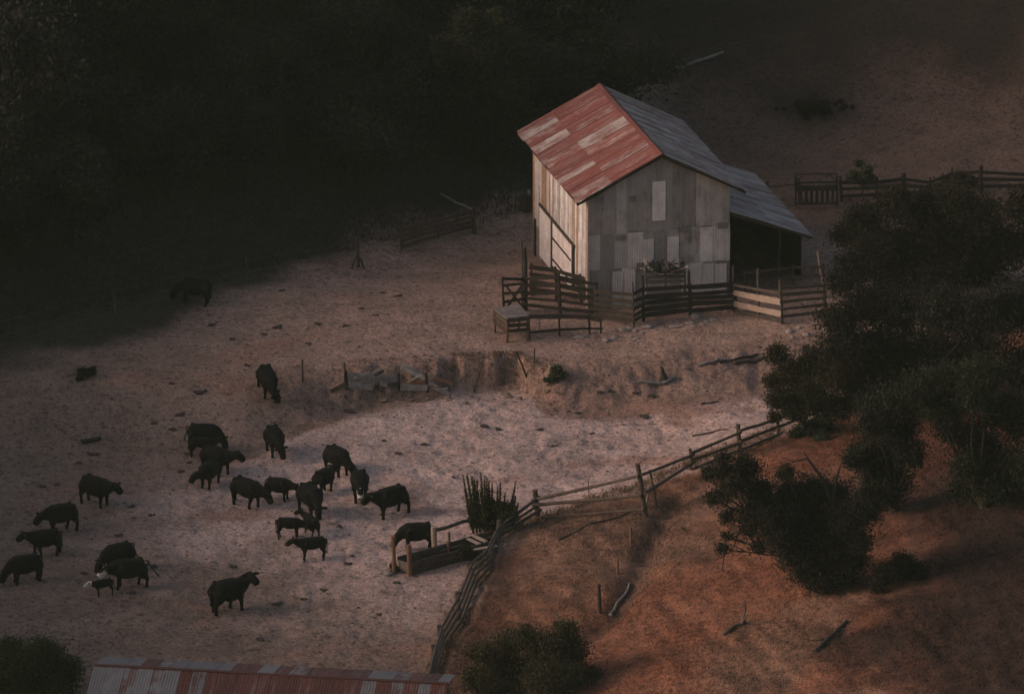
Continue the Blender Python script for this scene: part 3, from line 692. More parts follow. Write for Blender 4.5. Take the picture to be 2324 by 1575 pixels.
log_on((1640, 1445), (1692, 1412), .10, .08, 'wood', 'dead log with one upright broken limb on the grass slope', 'log', 'log', ((5, 1690, 1362, .07), (4, 1696, 1395, .08)))
log_on((1850, 1482), (1918, 1412), .11, .08, 'darkwood', 'dark fallen log with side branches at the lower right slope', 'log', 'log', ((2, 1840, 1452, .06), (4, 1925, 1430, .06)))
log_on((187, 1006), (230, 998), .14, .12, 'darkwood', 'short dark log lying alone in the left of the yard')
log_on((1582, 832), (1668, 818), .09, .06, 'greywood', 'longest grey pole sticking left out of the branch pile')
log_on((1668, 826), (1740, 812), .11, .08, 'wood', 'thick pole at the foot of the dark tree edge on the yard')
log_on((1630, 824), (1720, 806), .08, .06, 'darkwood', 'dark upper pole of the branch pile beside the tree')
log_on((1592, 918), (1628, 912), .05, .03, 'wood', 'thin stick lying on the pale ground left of the tree', 'stick', 'stick')
log_on((1575, 990), (1650, 975), .05, .03, 'wood', 'long thin stick on the ground above the pole fence', 'stick', 'stick')
log_on((1480, 160), (1642, 122), .11, .09, 'greywood', 'pale pole lying high on the bare slope behind the barn', 'pole', 'pole')
# stump with two boards
p = gnd(1506, 860); m_ = MB(); m_.tube([p-BZ*.2, p+BZ*.12, p+BZ*.4+Vector((-.05, 0, 0)), Vector(on_y(1501, 832, p.y))], [.32, .2, .12, .06], 9); tag(m_.build('stump', M['darkwood']), 'small pointed dark stump standing in the pale yard', 'stump')
for (x0, y0), (x1, y1), lb in (((1447, 869), (1506, 873), 'pale plank lying left of the pointed stump'), ((1506, 872), (1532, 858), 'short plank angled up right of the pointed stump')):
    a = gnd(x0, y0); b = gnd(x1, y1); m_ = MB(); m_.beam(a+BZ*.09, b+BZ*.09, .2, .1); tag(m_.build('plank', M['greywood']), lb, 'plank')
# cut bank retaining boards
rw = empty('retaining_wall', gnd(785, 880), 'broken grey plank retaining wall along the eroded bank', 'retaining wall')
def plank(par, x0, y0, x1, y1, ht, mat, dy=0, g=1.0, thick=.07):
    yb0 = gnd(x0, y0+3).y+dy; yb1 = gnd(x1, y1+3).y+dy
    m_ = MB(); m_.beam(on_y(x0, y0, yb0), on_y(x1, y1, yb1), thick, ht, col=(g, g, g)); return m_.build('plank', M[mat], par)
yr0 = gnd(790, 884).y; yr1 = gnd(905, 888).y; yr2 = gnd(985, 892).y
def rplank(x0, y0, x1, y1, ht, mat, g=1.0, dz=0):
    ya = np.interp(x0, (790, 905, 985), (yr0, yr1, yr2))+dz; yb = np.interp(x1, (790, 905, 985), (yr0, yr1, yr2))+dz
    m_ = MB(); m_.beam(on_y(x0, y0, ya), on_y(x1, y1, yb), .07, ht, col=(g*1.5, g*1.45, g*1.4)); m_.build('plank', M[mat], rw)
rplank(787, 850, 846, 858, .4, 'greywood', 1.0); rplank(787, 861, 850, 869, .42, 'greywood', .85); rplank(789, 872, 846, 879, .35, 'greywood', 1.1)
rplank(836, 862, 908, 868, .32, 'greywood', .8, .1); rplank(850, 853, 905, 857, .2, 'greywood', .9, .15); rplank(908, 879, 970, 880, .36, 'greywood', 1.0); rplank(909, 866, 972, 868, .22, 'redwood', .9, .1)
rplank(910, 833, 970, 862, .25, 'greywood', 1.3, .3); rplank(916, 829, 964, 856, .2, 'greywood', 1.1, .5); rplank(960, 862, 1018, 896, .28, 'greywood', 1.15, .1); rplank(750, 889, 786, 872, .26, 'wood', .8, -.3)
rg = random.Random(5)
for k in range(14):
    x_ = rg.uniform(800, 1000); y_ = rg.uniform(850, 892); a_ = rg.uniform(-.7, .7); L_ = rg.uniform(14, 40)
    rplank(x_, y_, x_+L_*math.cos(a_), y_+L_*math.sin(a_), rg.uniform(.06, .16), rg.choice(['greywood', 'greywood', 'redwood', 'wood']), rg.uniform(.6, 1.2), rg.uniform(-.2, .3))
for bx, by, tx, ty, r in ((784, 882, 782, 822, .05), (788, 882, 785, 842, .08), (906, 885, 904, 846, .08), (971, 889, 966, 846, .08), (860, 885, 850, 858, .06)):
    b_, t_ = post_pts(bx, by, tx, ty); m_ = MB(); m_.log(b_-BZ*.2, t_, r, r*.9); m_.build('post', M['darkwood'], rw)
# stones along the corral foot
def stone(px, py, r, label, group=None, flat=.6):
    p = gnd(px, py); bm = bmesh.new(); bmesh.ops.create_icosphere(bm, subdivisions=3, radius=1)
    rg = random.Random(int(px*13+py)); s_ = [rg.uniform(0, 99) for _ in range(3)]
    for v in bm.verts:
        n_ = math.sin(v.co.x*3+s_[0])*.12+math.sin(v.co.y*4+s_[1])*.1+math.sin(v.co.z*5+s_[2])*.08
        v.co *= 1+n_; v.co = Vector((v.co.x*r*1.2, v.co.y*r, v.co.z*r*flat))
    me = bpy.data.meshes.new('stone'); bm.to_mesh(me); bm.free(); me.materials.append(M['stone'])
    o = bpy.data.objects.new('stone', me); COL.objects.link(o); o.location = p+BZ*r*.15; return tag(o, label, 'stone', group)
stone(1580, 721, .3, 'largest pale stone at the foot of the long board fence'); stone(880, 1303, .22, 'pale reddish stone at the left end of the feed trough')
rg = random.Random(77)
for (x, y) in ((1440, 752), (1428, 748), (1455, 755), (1415, 750), (1550, 738), (1562, 735), (1575, 740), (1590, 737), (1605, 733), (1620, 728), (1470, 742), (1530, 742), (1400, 765), (1390, 770), (1375, 772), (1700, 745), (1790, 752), (1810, 745), (1830, 760), (1800, 765), (1330, 765), (1310, 768), (1430, 764), (1445, 768)):
    stone(x+rg.uniform(-4, 4), y+rg.uniform(-2, 2), rg.uniform(.12, .26), 'brown earthy stone in the loose row below the corral fence', 'stones below the corral', .5)

rg = random.Random(78)
for k in range(30):
    x_ = rg.uniform(860, 1250); y_ = np.interp(x_, (860, 1020, 1200, 1250), (902, 904, 893, 882))+rg.gauss(0, 6)
    o = stone(x_, y_, rg.uniform(.06, .2), 'brown earth clod fallen at the foot of the eroded cut bank', 'earth clods below the cut bank', .6); o.name = 'earth_clod'; o['category'] = 'earth clod'; o.data.materials[0] = M['clod']
# ------------------------------------------------------------------ dung
def lump_mesh(seed):
    rg = random.Random(seed); mb = MB(); bm = bmesh.new()
    for k in range(rg.randint(6, 13)):
        c = Vector((max(-.3, min(.3, rg.gauss(0, .17))), max(-.26, min(.26, rg.gauss(0, .14))), 0)); r = rg.uniform(.08, .2)
        g_ = bmesh.ops.create_icosphere(bm, subdivisions=2, radius=r)
        for v in g_['verts']: v.co = Vector((v.co.x*1.2, v.co.y, v.co.z*.6))+c+Vector((rg.uniform(-.03, .03), rg.uniform(-.03, .03), rg.uniform(-.02, .02)))
    me = bpy.data.meshes.new('dung_clump'); bm.to_mesh(me); bm.free(); me.materials.append(M['dung']); return me
lumps = [lump_mesh(s) for s in range(7)]
rg = random.Random(12)
spots = [(790, 934, 1.3), (1100, 968, 1.4), (1225, 976, 1), (1465, 945, 1.3), (1130, 975, .8), (963, 1010, 1), (720, 735, 1), (630, 742, 1), (480, 738, 1), (905, 672, 1), (870, 665, .8), (855, 716, .8), (450, 890, 1.2), (465, 887, .8), (1255, 1012, .8), (1310, 938, .8), (1385, 888, 1.2), (1360, 890, .9), (1440, 892, 1), (1478, 898, 1), (640, 660, .9), (785, 740, .8), (345, 1170, 1.1), (300, 1150, .9), (270, 1215, .9), (525, 1285, 0.9), (790, 1280, 1), (800, 1262, .7), (735, 1340, 1), (690, 1360, .9), (630, 1370, 1), (900, 1322, .9), (590, 1450, 1), (860, 1395, .8), (350, 1285, 1), (330, 1282, .8), (410, 1070, 1), (425, 1030, 1), (430, 1050, .8), (455, 1060, .6), (390, 975, 1), (350, 960, .8), (410, 940, 1), (650, 1195, .9), (770, 1195, .8), (1290, 935, .6), (905, 1030, .8), (870, 1000, .6), (1345, 985, .8), (210, 1030, 1), (130, 1100, 1), (165, 1175, 1), (95, 1105, .9), (180, 1050, .8), (300, 1345, .9), (190, 1300, .8), (390, 870, .8), (560, 830, .9), (700, 780, .8), (820, 700, .7), (600, 760, .8), (525, 770, .9)]
for k, (x, y, s_) in enumerate(spots):
    o = bpy.data.objects.new('dung_clump', lumps[k % 7]); COL.objects.link(o); o.location = gnd(x, y)+BZ*.02
    o.rotation_euler = (0, 0, rg.uniform(0, 6.3)); o.scale = (s_*rg.uniform(.5, .85), s_*.6, s_*.5)
    tag(o, 'dark dried dung clump lying on the trampled cattle yard', 'dung', 'dung clumps on the yard')
sc_v = []; sc_f = []
for k in range(1100):                           # crumbs nobody could count
    px = rg.uniform(30, 1750); py = rg.uniform(690, 1480)
    p = at(px, py, LOW if py > 850 else 0)
    if hill_d(p[0], p[1]) > -1 or forest_d(p[0], p[1]) > -1: continue
    z = gh(p[0], p[1]); r = rg.uniform(.035, .10); n0 = len(sc_v); a0 = rg.uniform(0, 6)
    for j in range(5): sc_v.append((p[0]+r*1.4*math.cos(a0+j*1.257)*rg.uniform(.7, 1.2), p[1]+r*1.2*math.sin(a0+j*1.257)*rg.uniform(.7, 1.2), z-.01))
    sc_v.append((p[0], p[1], z+r*.5))
    for j in range(5): sc_f.append((n0+j, n0+(j+1) % 5, n0+5))
o = np_mesh('dung_crumbs', np.array(sc_v), np.array(sc_f), M['dung'], smooth=True); tag(o, 'small dark dung crumbs scattered over the trampled yard', 'dung', kind='stuff')

# ------------------------------------------------------------------ cattle
NECK = {
 'up':    [(.84, 1.14, .28, .20), (1.00, 1.34, .20, .16), (1.12, 1.50, .15, .125), (1.26, 1.49, .145, .12), (1.40, 1.41, .125, .10), (1.54, 1.33, .11, .10), (1.60, 1.30, .05, .05)],
 'level': [(.84, 1.06, .29, .21), (1.05, 1.13, .21, .16), (1.22, 1.20, .15, .125), (1.36, 1.15, .14, .12), (1.49, 1.05, .125, .10), (1.61, .96, .11, .10), (1.65, .92, .05, .05)],
 'low':   [(.84, .98, .30, .21), (1.05, .94, .22, .16), (1.23, .92, .15, .125), (1.36, .82, .14, .12), (1.46, .68, .125, .10), (1.54, .56, .11, .10), (1.56, .52, .05, .05)],
 'graze': [(.84, .90, .29, .21), (1.02, .74, .21, .16), (1.15, .60, .15, .125), (1.23, .47, .14, .12), (1.28, .31, .125, .10), (1.31, .17, .11, .10), (1.31, .11, .05, .05)],
}
TORSO = [(-1.0, 1.08, .20, .17), (-.97, 1.06, .28, .25), (-.75, 1.03, .33, .31), (-.45, .985, .38, .34), (-.1, .94, .425, .38), (.2, .93, .425, .37), (.45, .94, .415, .33), (.66, .97, .38, .28)]
def cow_mesh(pose, turn=0, steps=(0, 0, 0, 0), calf=False, white=False, tail=0.0, seed=0):
    rg = random.Random(seed); mb = MB()
    secs = []
    k1, k2 = (.82, .80) if calf else (1.06, 1.12); XF = .75
    for x, z, hh, hw in TORSO: secs.append([Vector((x*XF, 0, z+(.07 if calf else 0))), hh*k1, hw*k2])
    hp = []; piv = Vector((.50, 0, 0)); n_ = len(NECK[pose])
    for i, (x, z, hh, hw) in enumerate(NECK[pose]):
        a = R(turn)*min(1, (i+1)/4.0); v = Vector((x-.14, 0, z))-piv
        v = Vector((v.x*math.cos(a)-v.y*math.sin(a), v.x*math.sin(a)+v.y*math.cos(a), v.z))+piv
        s_ = (1.15 if i > 2 else .92) if calf else (1.08 if i < 2 else 1.34); secs.append([v, hh*s_, hw*s_]); hp.append(v)
    vs = []; fs = []; m_ = 16
    for i, (c, hh, hw) in enumerate(secs):
        t = (secs[min(i+1, len(secs)-1)][0]-secs[max(i-1, 0)][0]).normalized()
        sd_ = BZ.cross(t).normalized(); u_ = t.cross(sd_)
        for k in range(m_):
            an = 2*math.pi*k/m_; ca, sa = math.cos(an), math.sin(an)
            p_ = abs(ca)**.72*(1 if ca > 0 else -1); q_ = abs(sa)**.72*(1 if sa > 0 else -1)
            vs.append(c+sd_*hw*p_+u_*hh*q_)
    for i in range(len(secs)-1):
        for k in range(m_): fs.append((i*m_+k, i*m_+(k+1) % m_, (i+1)*m_+(k+1) % m_, (i+1)*m_+k))
    fs.append(tuple(range(m_-1, -1, -1))); fs.append(tuple((len(secs)-1)*m_+k for k in range(m_)))
    mb.add(vs, fs)
    lk = .92 if calf else 1.25
    for sgn, st in ((1, steps[0]), (-1, steps[1])):
        y = .17*sgn*lk
        mb.tube([(.42, y*.8, 1.0), (.43, y, .78), (.44+st*.45, y, .60), (.45+st*.7, y, .42), (.44+st, y, .20), (.45+st, y, .09), (.48+st, y, 0)], [.19*lk, .16*lk, .10*lk, .072*lk, .055*lk, .062*lk, .068*lk], 10)
    for sgn, st in ((1, steps[2]), (-1, steps[3])):
        y = .19*sgn*lk
        mb.tube([(-.56, y*.6, 1.10), (-.58, y*.9, .88), (-.58+st*.3, y, .70), (-.66+st*.6, y, .55), (-.71+st*.75, y, .47), (-.68+st*.9, y, .28), (-.66+st, y, .09), (-.62+st, y, 0)], [.18*lk, .22*lk, .18*lk, .11*lk, .075*lk, .056*lk, .064*lk, .068*lk], 10)
    tp_ = Vector((-.75, 0, 1.24))
    if tail == 0: tpts = [tp_, tp_+Vector((-.09, 0, -.08)), tp_+Vector((-.11, .01, -.35)), tp_+Vector((-.09, .02, -.62)), tp_+Vector((-.09, .03, -.85))]
    else: tpts = [tp_, tp_+Vector((-.12, 0, .02)), tp_+Vector((-.25*tail-.05, .03, -.22)), tp_+Vector((-.5*tail-.05, .05, -.5)), tp_+Vector((-.75*tail-.05, .08, -.72))]
    mb.tube(tpts, [.05, .035, .028, .03, .05], 8)
    for sgn in (1, -1):
        mb.tube([(-.52, .12*sgn*lk, 1.30), (-.62, .17*sgn*lk, 1.27)], [.09*lk, .10*lk], 8)      # hook bones
        mb.tube([(.34, .12*sgn*lk, 1.28), (.40, .22*sgn*lk, 1.0)], [.12*lk, .16*lk], 8)       # shoulder
    # udder / brisket fullness
    if not calf: mb.tube([(-.33, 0, .66), (-.33, 0, .54)], [.15, .10], 8)
    mb.tube([(.46, 0, .80), (.55, 0, .68), (.57, 0, .60)], [.15, .12, .05], 8)
    poll = hp[2]; fwd = (hp[4]-hp[2]).normalized(); sd_ = BZ.cross(fwd)
    sd_ = sd_.normalized() if sd_.length > .2 else Vector((0, 1, 0))
    for sgn in (1, -1):
        b0 = poll+sd_*sgn*.11+fwd*.03+Vector((0, 0, .05)); mb.tube([b0, b0+sd_*sgn*.13+Vector((0, 0, .04)), b0+sd_*sgn*.25+Vector((0, 0, .03)), b0+sd_*sgn*.33], [.045, .08, .065, .025], 7)
    me = bpy.data.meshes.new('tmp'); me.from_pydata(mb.v, [], mb.f); me.update()
    bm = bmesh.new(); bm.from_mesh(me); bmesh.ops.recalc_face_normals(bm, faces=bm.faces); bm.to_mesh(me); bm.free()
    ob = bpy.data.objects.new('tmp', me); COL.objects.link(ob)
    rm = ob.modifiers.new('r', 'REMESH'); rm.mode = 'VOXEL'; rm.voxel_size = .026; rm.use_smooth_shade = True
    sm = ob.modifiers.new('s', 'SMOOTH'); sm.iterations = 2; sm.factor = .5
    dg = bpy.context.evaluated_depsgraph_get(); ev = ob.evaluated_get(dg); out = bpy.data.meshes.new_from_object(ev)
    bpy.data.objects.remove(ob); bpy.data.meshes.remove(me)
    n_ = len(out.vertices); co = np.empty(n_*3, np.float32); out.vertices.foreach_get('co', co); co = co.reshape(-1, 3)
    co[:, 2] -= max(0, co[:, 2].min())*1.0
    col = np.ones((n_, 4), np.float32); col[:, :3] = (.0055, .005, .0042)
    if white:
        hv = [np.array(v) for v in hp]
        for a in np.linspace(0, 1, 12):
            c = hv[2]*(1-a)+hv[5]*a + np.array(fwd)*.0
            rr = (.19 if a < .8 else .13)*(1.2 if calf else 1)
            d = np.linalg.norm(co-c, axis=1); col[d < rr, :3] = (.55, .47, .42)
        if not calf:
            d = np.linalg.norm(co-hv[6], axis=1); col[d < .05, :3] = (.3, .24, .2)
    ca = out.color_attributes.new('Col', 'FLOAT_COLOR', 'POINT'); ca.data.foreach_set('color', col.ravel())
    out.materials.clear(); out.materials.append(M['hide']); out.name = 'cow'
    out.polygons.foreach_set('use_smooth', np.ones(len(out.polygons), bool)); return out
W_ = (.10, -.12, -.14, .12); W2 = (-.14, .12, .14, -.1); S0 = (.02, -.03, .03, -.02)
CATTLE = [
 (440, 689, 176, 1.08, 'graze', 0, S0, 0, 0, 0, 'black cow grazing alone at the foot of the dark woods'),
 (605, 893, -72, 1.08, 'graze', 22, S0, 0, 0, 0, 'black cow grazing head down left of the lone dark metal post'),
 (461, 1020, 6, 1.05, 'graze', -20, S0, 0, 0, .25, 'black cow standing behind the cluster with its tail hanging clear at left'),
 (458, 1037, 4, .82, 'level', 0, S0, 1, 0, .2, 'black calf standing half hidden behind a cow in the upper left cluster'),
 (490, 1073, -30, 1.08, 'level', 12, W_, 0, 0, 0, 'black cow with raised head looking right in the upper left cluster'),
 (475, 1103, -112, 1.0, 'low', -35, S0, 0, 0, 0, 'black cow facing the camera with head turned left below the upper left cluster'),
 (624, 1030, -76, 1.1, 'graze', 14, S0, 0, 0, 0, 'black cow facing the camera alone on the pale ground above the herd'),
 (558, 1148, -32, 1.1, 'low', 0, W_, 0, 0, 0, 'black cow side-on with lowered head nosing the hindquarters of a smaller one'),
 (633, 1132, -18, .88, 'low', 0, S0, 0, 0, 0, 'smaller black cow being nosed from behind by the larger cow at its left'),
 (767, 1077, -58, 1.1, 'graze', 25, S0, 0, 0, 0, 'large black cow grazing to the right above the white-faced cow'),
 (735, 1117, 62, .95, 'level', 0, S0, 0, 0, 0, 'black heifer seen from behind with its head up between two big cows'),
 (706, 1167, -66, 1.18, 'graze', -10, W2, 0, 0, 0, 'bulkiest black cow head-on in the middle of the herd'),
 (817, 1135, -88, 1.1, 'low', 0, S0, 0, 1, 0, 'white-faced black cow facing the camera in the middle herd'),
 (888, 1167, 212, 1.14, 'level', 0, W_, 0, 0, 0, 'black cow at the right of the herd touching noses with the white-faced cow'),
 (658, 1221, -6, .84, 'low', 0, S0, 1, 0, 0, 'black calf standing side-on with its head behind another calf'),
 (703, 1211, 125, .78, 'level', 20, W2, 1, 0, .6, 'black calf facing away with hind legs braced to the right'),
 (708, 1269, 196, .92, 'level', -10, S0, 1, 0, 0, 'black yearling facing left below the two calves'),
 (516, 1388, 40, 1.25, 'up', -70, W2, 0, 0, 0, 'black cow alone in the foreground looking back at the camera with both ears out'),
 (218, 1146, -35, 1.12, 'level', 0, S0, 0, 0, 0, 'black cow facing right alone near the left side of the yard'),
 (136, 1206, 214, 1.08, 'low', 0, W_, 0, 0, 0, 'black cow with humped back facing left above two others at the left edge'),
 (105, 1262, 194, 1.0, 'level', 0, W2, 0, 0, 0, 'slim black cow walking left between two others at the left edge'),
 (57, 1320, 204, 1.08, 'graze', 0, S0, 0, 0, 0, 'black cow grazing at the very left edge of the yard'),
 (268, 1294, 216, 1.08, 'graze', 0, S0, 0, 0, .35, 'black cow grazing behind the white-faced mother with its tail arched'),
 (291, 1332, 198, 1.12, 'low', 0, W_, 0, 1, .8, 'white-faced black cow with outstretched tail beside a small calf'),
 (237, 1351, 190, .64, 'level', 0, S0, 1, 1, 0, 'smallest calf with a white face standing before its white-faced mother'),
 (945, 1247, 190, 1.05, 'graze', 0, S0, 0, 0, 0, 'black cow feeding behind the wooden trough'),
]
for i, (px, py, hd, sc, pose, turn, st, calf, wh, tl, lab) in enumerate(CATTLE):
    me = cow_mesh(pose, turn, st, bool(calf), bool(wh), tl, i)
    o = bpy.data.objects.new('calf' if calf else 'cow', me); COL.objects.link(o)
    p = gnd(px, py); o.location = p-BZ*.03; o.scale = (sc, sc, sc)
    h = R(hd); f_ = Vector((math.cos(h), math.sin(h), 0)); l_ = Vector((-math.sin(h), math.cos(h), 0))
    zf = gh(*(p+f_*.5*sc)[:2]); zb = gh(*(p-f_*.6*sc)[:2])
    o.rotation_euler = (0, -math.atan2(zf-zb, 1.1*sc), h)
    o.location.z = .5*(zf+zb)-.02
    tag(o, lab, 'calf' if calf else 'cow', 'cattle in the yard')

# ------------------------------------------------------------------ foliage
def leaf_cloud(centers, radii, count, size, seed, tint, spread=.18, flat=.85):
    rs = np.random.RandomState(seed); C_ = np.array(centers, float); Rd = np.array(radii, float)
    wgt = Rd**2.2; k = rs.choice(len(C_), count, p=wgt/wgt.sum())
    d = rs.normal(size=(count, 3)); d /= np.linalg.norm(d, axis=1)[:, None]
    rad = rs.uniform(.15, 1.0, count)**.5*(1.06+.26*rs.normal(size=count))
    # lumpy sub-clumps: pull points toward random twig ends
    tw = rs.normal(size=(len(C_), 26, 3)); tw /= np.linalg.norm(tw, axis=2)[..., None]; tw *= rs.uniform(.45, 1.05, (len(C_), 26, 1))
    j = rs.randint(0, 26, count); tgt = tw[k, j]; mixv = rs.uniform(.15, .75, count)[:, None]
    off = (d*rad[:, None])*(1-mixv)+tgt*mixv
    off = off*np.where(rs.uniform(size=count) < .14, rs.uniform(1.15, 1.6, count), 1.0)[:, None]
    P = C_[k]+off*Rd[k][:, None]*np.array((1, 1, flat))
    a = rs.normal(size=(count, 3)); a /= np.linalg.norm(a, axis=1)[:, None]
    b = np.cross(a, rs.normal(size=(count, 3))); b /= np.linalg.norm(b, axis=1)[:, None]
    s_ = size*rs.uniform(.5, 1.4, count)[:, None]
    V_ = np.stack([P-a*s_, P+b*s_*.45, P+a*s_, P-b*s_*.45], 1).reshape(-1, 3)
    F_ = np.arange(count*4).reshape(-1, 4)
    tv = (1+spread*rs.normal(size=count))[:, None]*(1+.35*(hash2(k, j, 3)-.5))[:, None]
    hue = rs.uniform(-1, 1, (count, 1))*np.array((.25, .05, -.1))
    cl = np.clip(np.array(tint)*tv*(1+hue), .003, 1)
    return V_, F_, np.repeat(cl, 4, 0)
def tree(name, base, clumps, count, size, seed, tint, label, cat, group=None, trunk_r=.2, limbs=True, bare=()):
    base = Vector(base); root = empty(name, base, label, cat, group)
    V_, F_, c_ = leaf_cloud([c[:3] for c in clumps], [c[3] for c in clumps], int(count*2.6), size*.9, seed, tint)
    np_mesh('crown', V_-np.array(base), F_, M['leaf'], c_, root)
    rg = random.Random(seed); mb = MB()
    top = Vector(max(clumps, key=lambda c: c[2])[:3]); fork = base.lerp(Vector((sum(c[0] for c in clumps)/len(clumps), sum(c[1] for c in clumps)/len(clumps), min(c[2] for c in clumps))), .75)
    if fork.z < base.z+.5: fork = base+BZ*.6
    mb.tube([base-BZ*.4, base+BZ*.15, base.lerp(fork, .5)+Vector((rg.uniform(-.1, .1), rg.uniform(-.1, .1), 0)), fork], [trunk_r*1.5, trunk_r*1.15, trunk_r, trunk_r*.8], 9)
    for c in clumps:
        cp = Vector(c[:3]); md = fork.lerp(cp, .5)+Vector((rg.uniform(-.3, .3), rg.uniform(-.3, .3), rg.uniform(-.1, .3)))
        mb.tube([fork, md, cp], [trunk_r*.34, trunk_r*.2, trunk_r*.07], 6)
        for q in range(4):
            e = cp+Vector((rg.uniform(-1, 1), rg.uniform(-1, 1), rg.uniform(-.6, .9)))*c[3]; mb.tube([md.lerp(cp, .6), e], [trunk_r*.14, trunk_r*.03], 5)
    for pts, r in bare: mb.tube(pts, [r*(1-.85*i/(len(pts)-1)) for i in range(len(pts))], 6)
    mb.build('trunk', M['bark'], root); return root
SC = 41.3
def px_tree(name, bpx, cl, count, size, seed, tint, label, cat, trunk_r=.2, depth=.9, bare=(), group=None, lift=0):
    b = gnd(*bpx); rg = random.Random(seed); out = []
    for px, py, r in cl:
        rm = r/SC; y = b.y+rg.uniform(-1, 1)*depth*1.6
        p = on_y(px, py, y); gz = gh(p[0], p[1])
        if p[2] < gz+rm*.35: 
            q_ = gnd(px, py); p = np.array((q_.x, q_.y-.2, q_.z+rm*.5))
        out.append((p[0], p[1], p[2], rm))
    br = [([Vector(on_y(x, y, b.y)) for x, y in pts], r) for pts, r in bare]
    return tree(name, b, out, count, size, seed, tint, label, cat, group, trunk_r, True, br)
px_tree('oak_tree', (2110, 660), [(1960, 490, 56), (2030, 462, 60), (2110, 470, 68), (2170, 455, 62), (2230, 490, 70), (1920, 530, 50), (1990, 545, 75), (2080, 540, 85), (2170, 540, 85), (2250, 560, 80), (1940, 610, 60), (2030, 620, 80), (2130, 630, 85), (2230, 640, 85), (2320, 560, 80), (2320, 470, 60)], 30000, .10, 11, (.019, .0165, .010), 'broad brownish-green tree spreading in front of the back rail fence', 'tree', .3)
px_tree('oak_tree', (2000, 965), [(1905, 640, 42), (1960, 690, 70), (2050, 700, 80), (2140, 710, 85), (2230, 720, 85), (1900, 720, 55), (1920, 790, 75), (2010, 790, 90), (2110, 800, 90), (2210, 810, 90), (1960, 870, 75), (2060, 880, 85), (2160, 880, 80), (2310, 700, 90), (2310, 830, 90)], 34000, .10, 12, (.013, .013, .009), 'tallest dark oak at the right side beside the lean-to', 'tree', .35)
px_tree('oak_tree', (1850, 985), [(1765, 805, 32), (1800, 850, 52), (1755, 865, 28), (1850, 820, 50), (1770, 905, 38), (1840, 900, 62), (1900, 850, 60), (1900, 920, 48), (1760, 945, 20), (1800, 935, 30)], 14000, .09, 13, (.024, .022, .012), 'dark leafy tree whose ragged crown overhangs the end of the pole fence', 'tree', .2)
px_tree('oak_tree', (2030, 1160), [(1985, 960, 48), (2040, 975, 50), (1960, 1030, 48), (2015, 1030, 62), (2065, 1030, 45), (1935, 1045, 25), (1990, 1085, 50), (2030, 1085, 50), (2040, 920, 60), (1980, 920, 45), (2020, 1120, 40), (1990, 1130, 36), (1965, 1120, 25)], 15000, .09, 14, (.013, .014, .009), 'dense dark rounded tree between two orange grass patches', 'tree', .22)
px_tree('oak_tree', (2235, 1150), [(2150, 860, 60), (2230, 840, 60), (2180, 1110, 40), (2260, 1110, 50), (2160, 900, 55), (2210, 890, 60), (2270, 930, 70), (2150, 970, 45), (2200, 990, 65), (2260, 1040, 65), (2190, 1060, 45), (2230, 1090, 45), (2330, 960, 70), (2330, 1060, 70), (2090, 880, 60), (2130, 930, 50), (2280, 1130, 55)], 17000, .09, 15, (.015, .018, .010), 'dark green tree standing at the right edge', 'tree', .25)
px_tree('oak_tree', (1905, 1335), [(1608, 1075, 22), (1618, 1130, 24), (1655, 1175, 26), (1640, 1040, 24), (1700, 1200, 26), (1720, 1240, 24), (1640, 1065, 36), (1690, 1060, 42), (1665, 1105, 40), (1720, 1110, 46), (1640, 1125, 26), (1740, 1160, 52), (1790, 1120, 48), (1700, 1165, 34), (1840, 1120, 55), (1900, 1120, 50), (1930, 1165, 58), (1975, 1160, 34), (1830, 1185, 66), (1890, 1210, 70), (1760, 1215, 44), (1650, 1215, 16), (1640, 1245, 20), (1840, 1250, 48), (1900, 1280, 46), (1880, 1315, 44), (1850, 1310, 40), (1920, 1320, 36), (1800, 1260, 50), (1830, 1290, 44), (1940, 1270, 44), (1770, 1180, 50), (1780, 1070, 26), (1950, 1225, 40)], 30000, .08, 16, (.015, .015, .010), 'sprawling dark foreground tree with bare twigs on the orange slope', 'tree', .24, .8,
    bare=[([(1905, 1180), (1870, 1090), (1832, 1040), (1824, 1022)], .12), ([(1832, 1040), (1800, 1048), (1775, 1038)], .06), ([(1800, 1048), (1786, 1062)], .03), ([(1760, 1190), (1680, 1195), (1668, 1235), (1660, 1255)], .07), ([(1700, 1200), (1645, 1230), (1640, 1290), (1646, 1300)], .05), ([(1900, 1330), (1880, 1200), (1900, 1080), (1910, 1050)], .16)])
px_tree('bush', (2040, 1330), [(2010, 1300, 30), (2050, 1280, 34), (2080, 1310, 28), (1990, 1330, 20)], 4000, .07, 17, (.016, .013, .009), 'low dark bush on the shaded slope right of the foreground tree', 'bush', .06)
px_tree('bush', (1215, 1560), [(1095, 1480, 40), (1150, 1460, 40), (1190, 1445, 38), (1235, 1470, 48), (1285, 1435, 38), (1300, 1475, 40), (1140, 1515, 52), (1210, 1520, 60), (1290, 1520, 50), (1345, 1530, 26), (1080, 1540, 40), (1250, 1580, 70), (1130, 1590, 60)], 20000, .075, 18, (.036, .034, .018), 'big green bush at the bottom edge right of the lower pole fence', 'bush', .12)
px_tree('bush', (1265, 868), [(1262, 845, 16), (1275, 855, 12), (1252, 858, 12), (1240, 862, 9)], 1200, .07, 19, (.045, .060, .028), 'small green weed on the bank below the corral', 'weed', .03)
px_tree('bush', (196, 862), [(190, 850, 15), (205, 845, 13), (212, 838, 9), (182, 860, 10)], 1100, .08, 20, (.018, .022, .016), 'small dark green bush in the left of the yard', 'bush', .03)
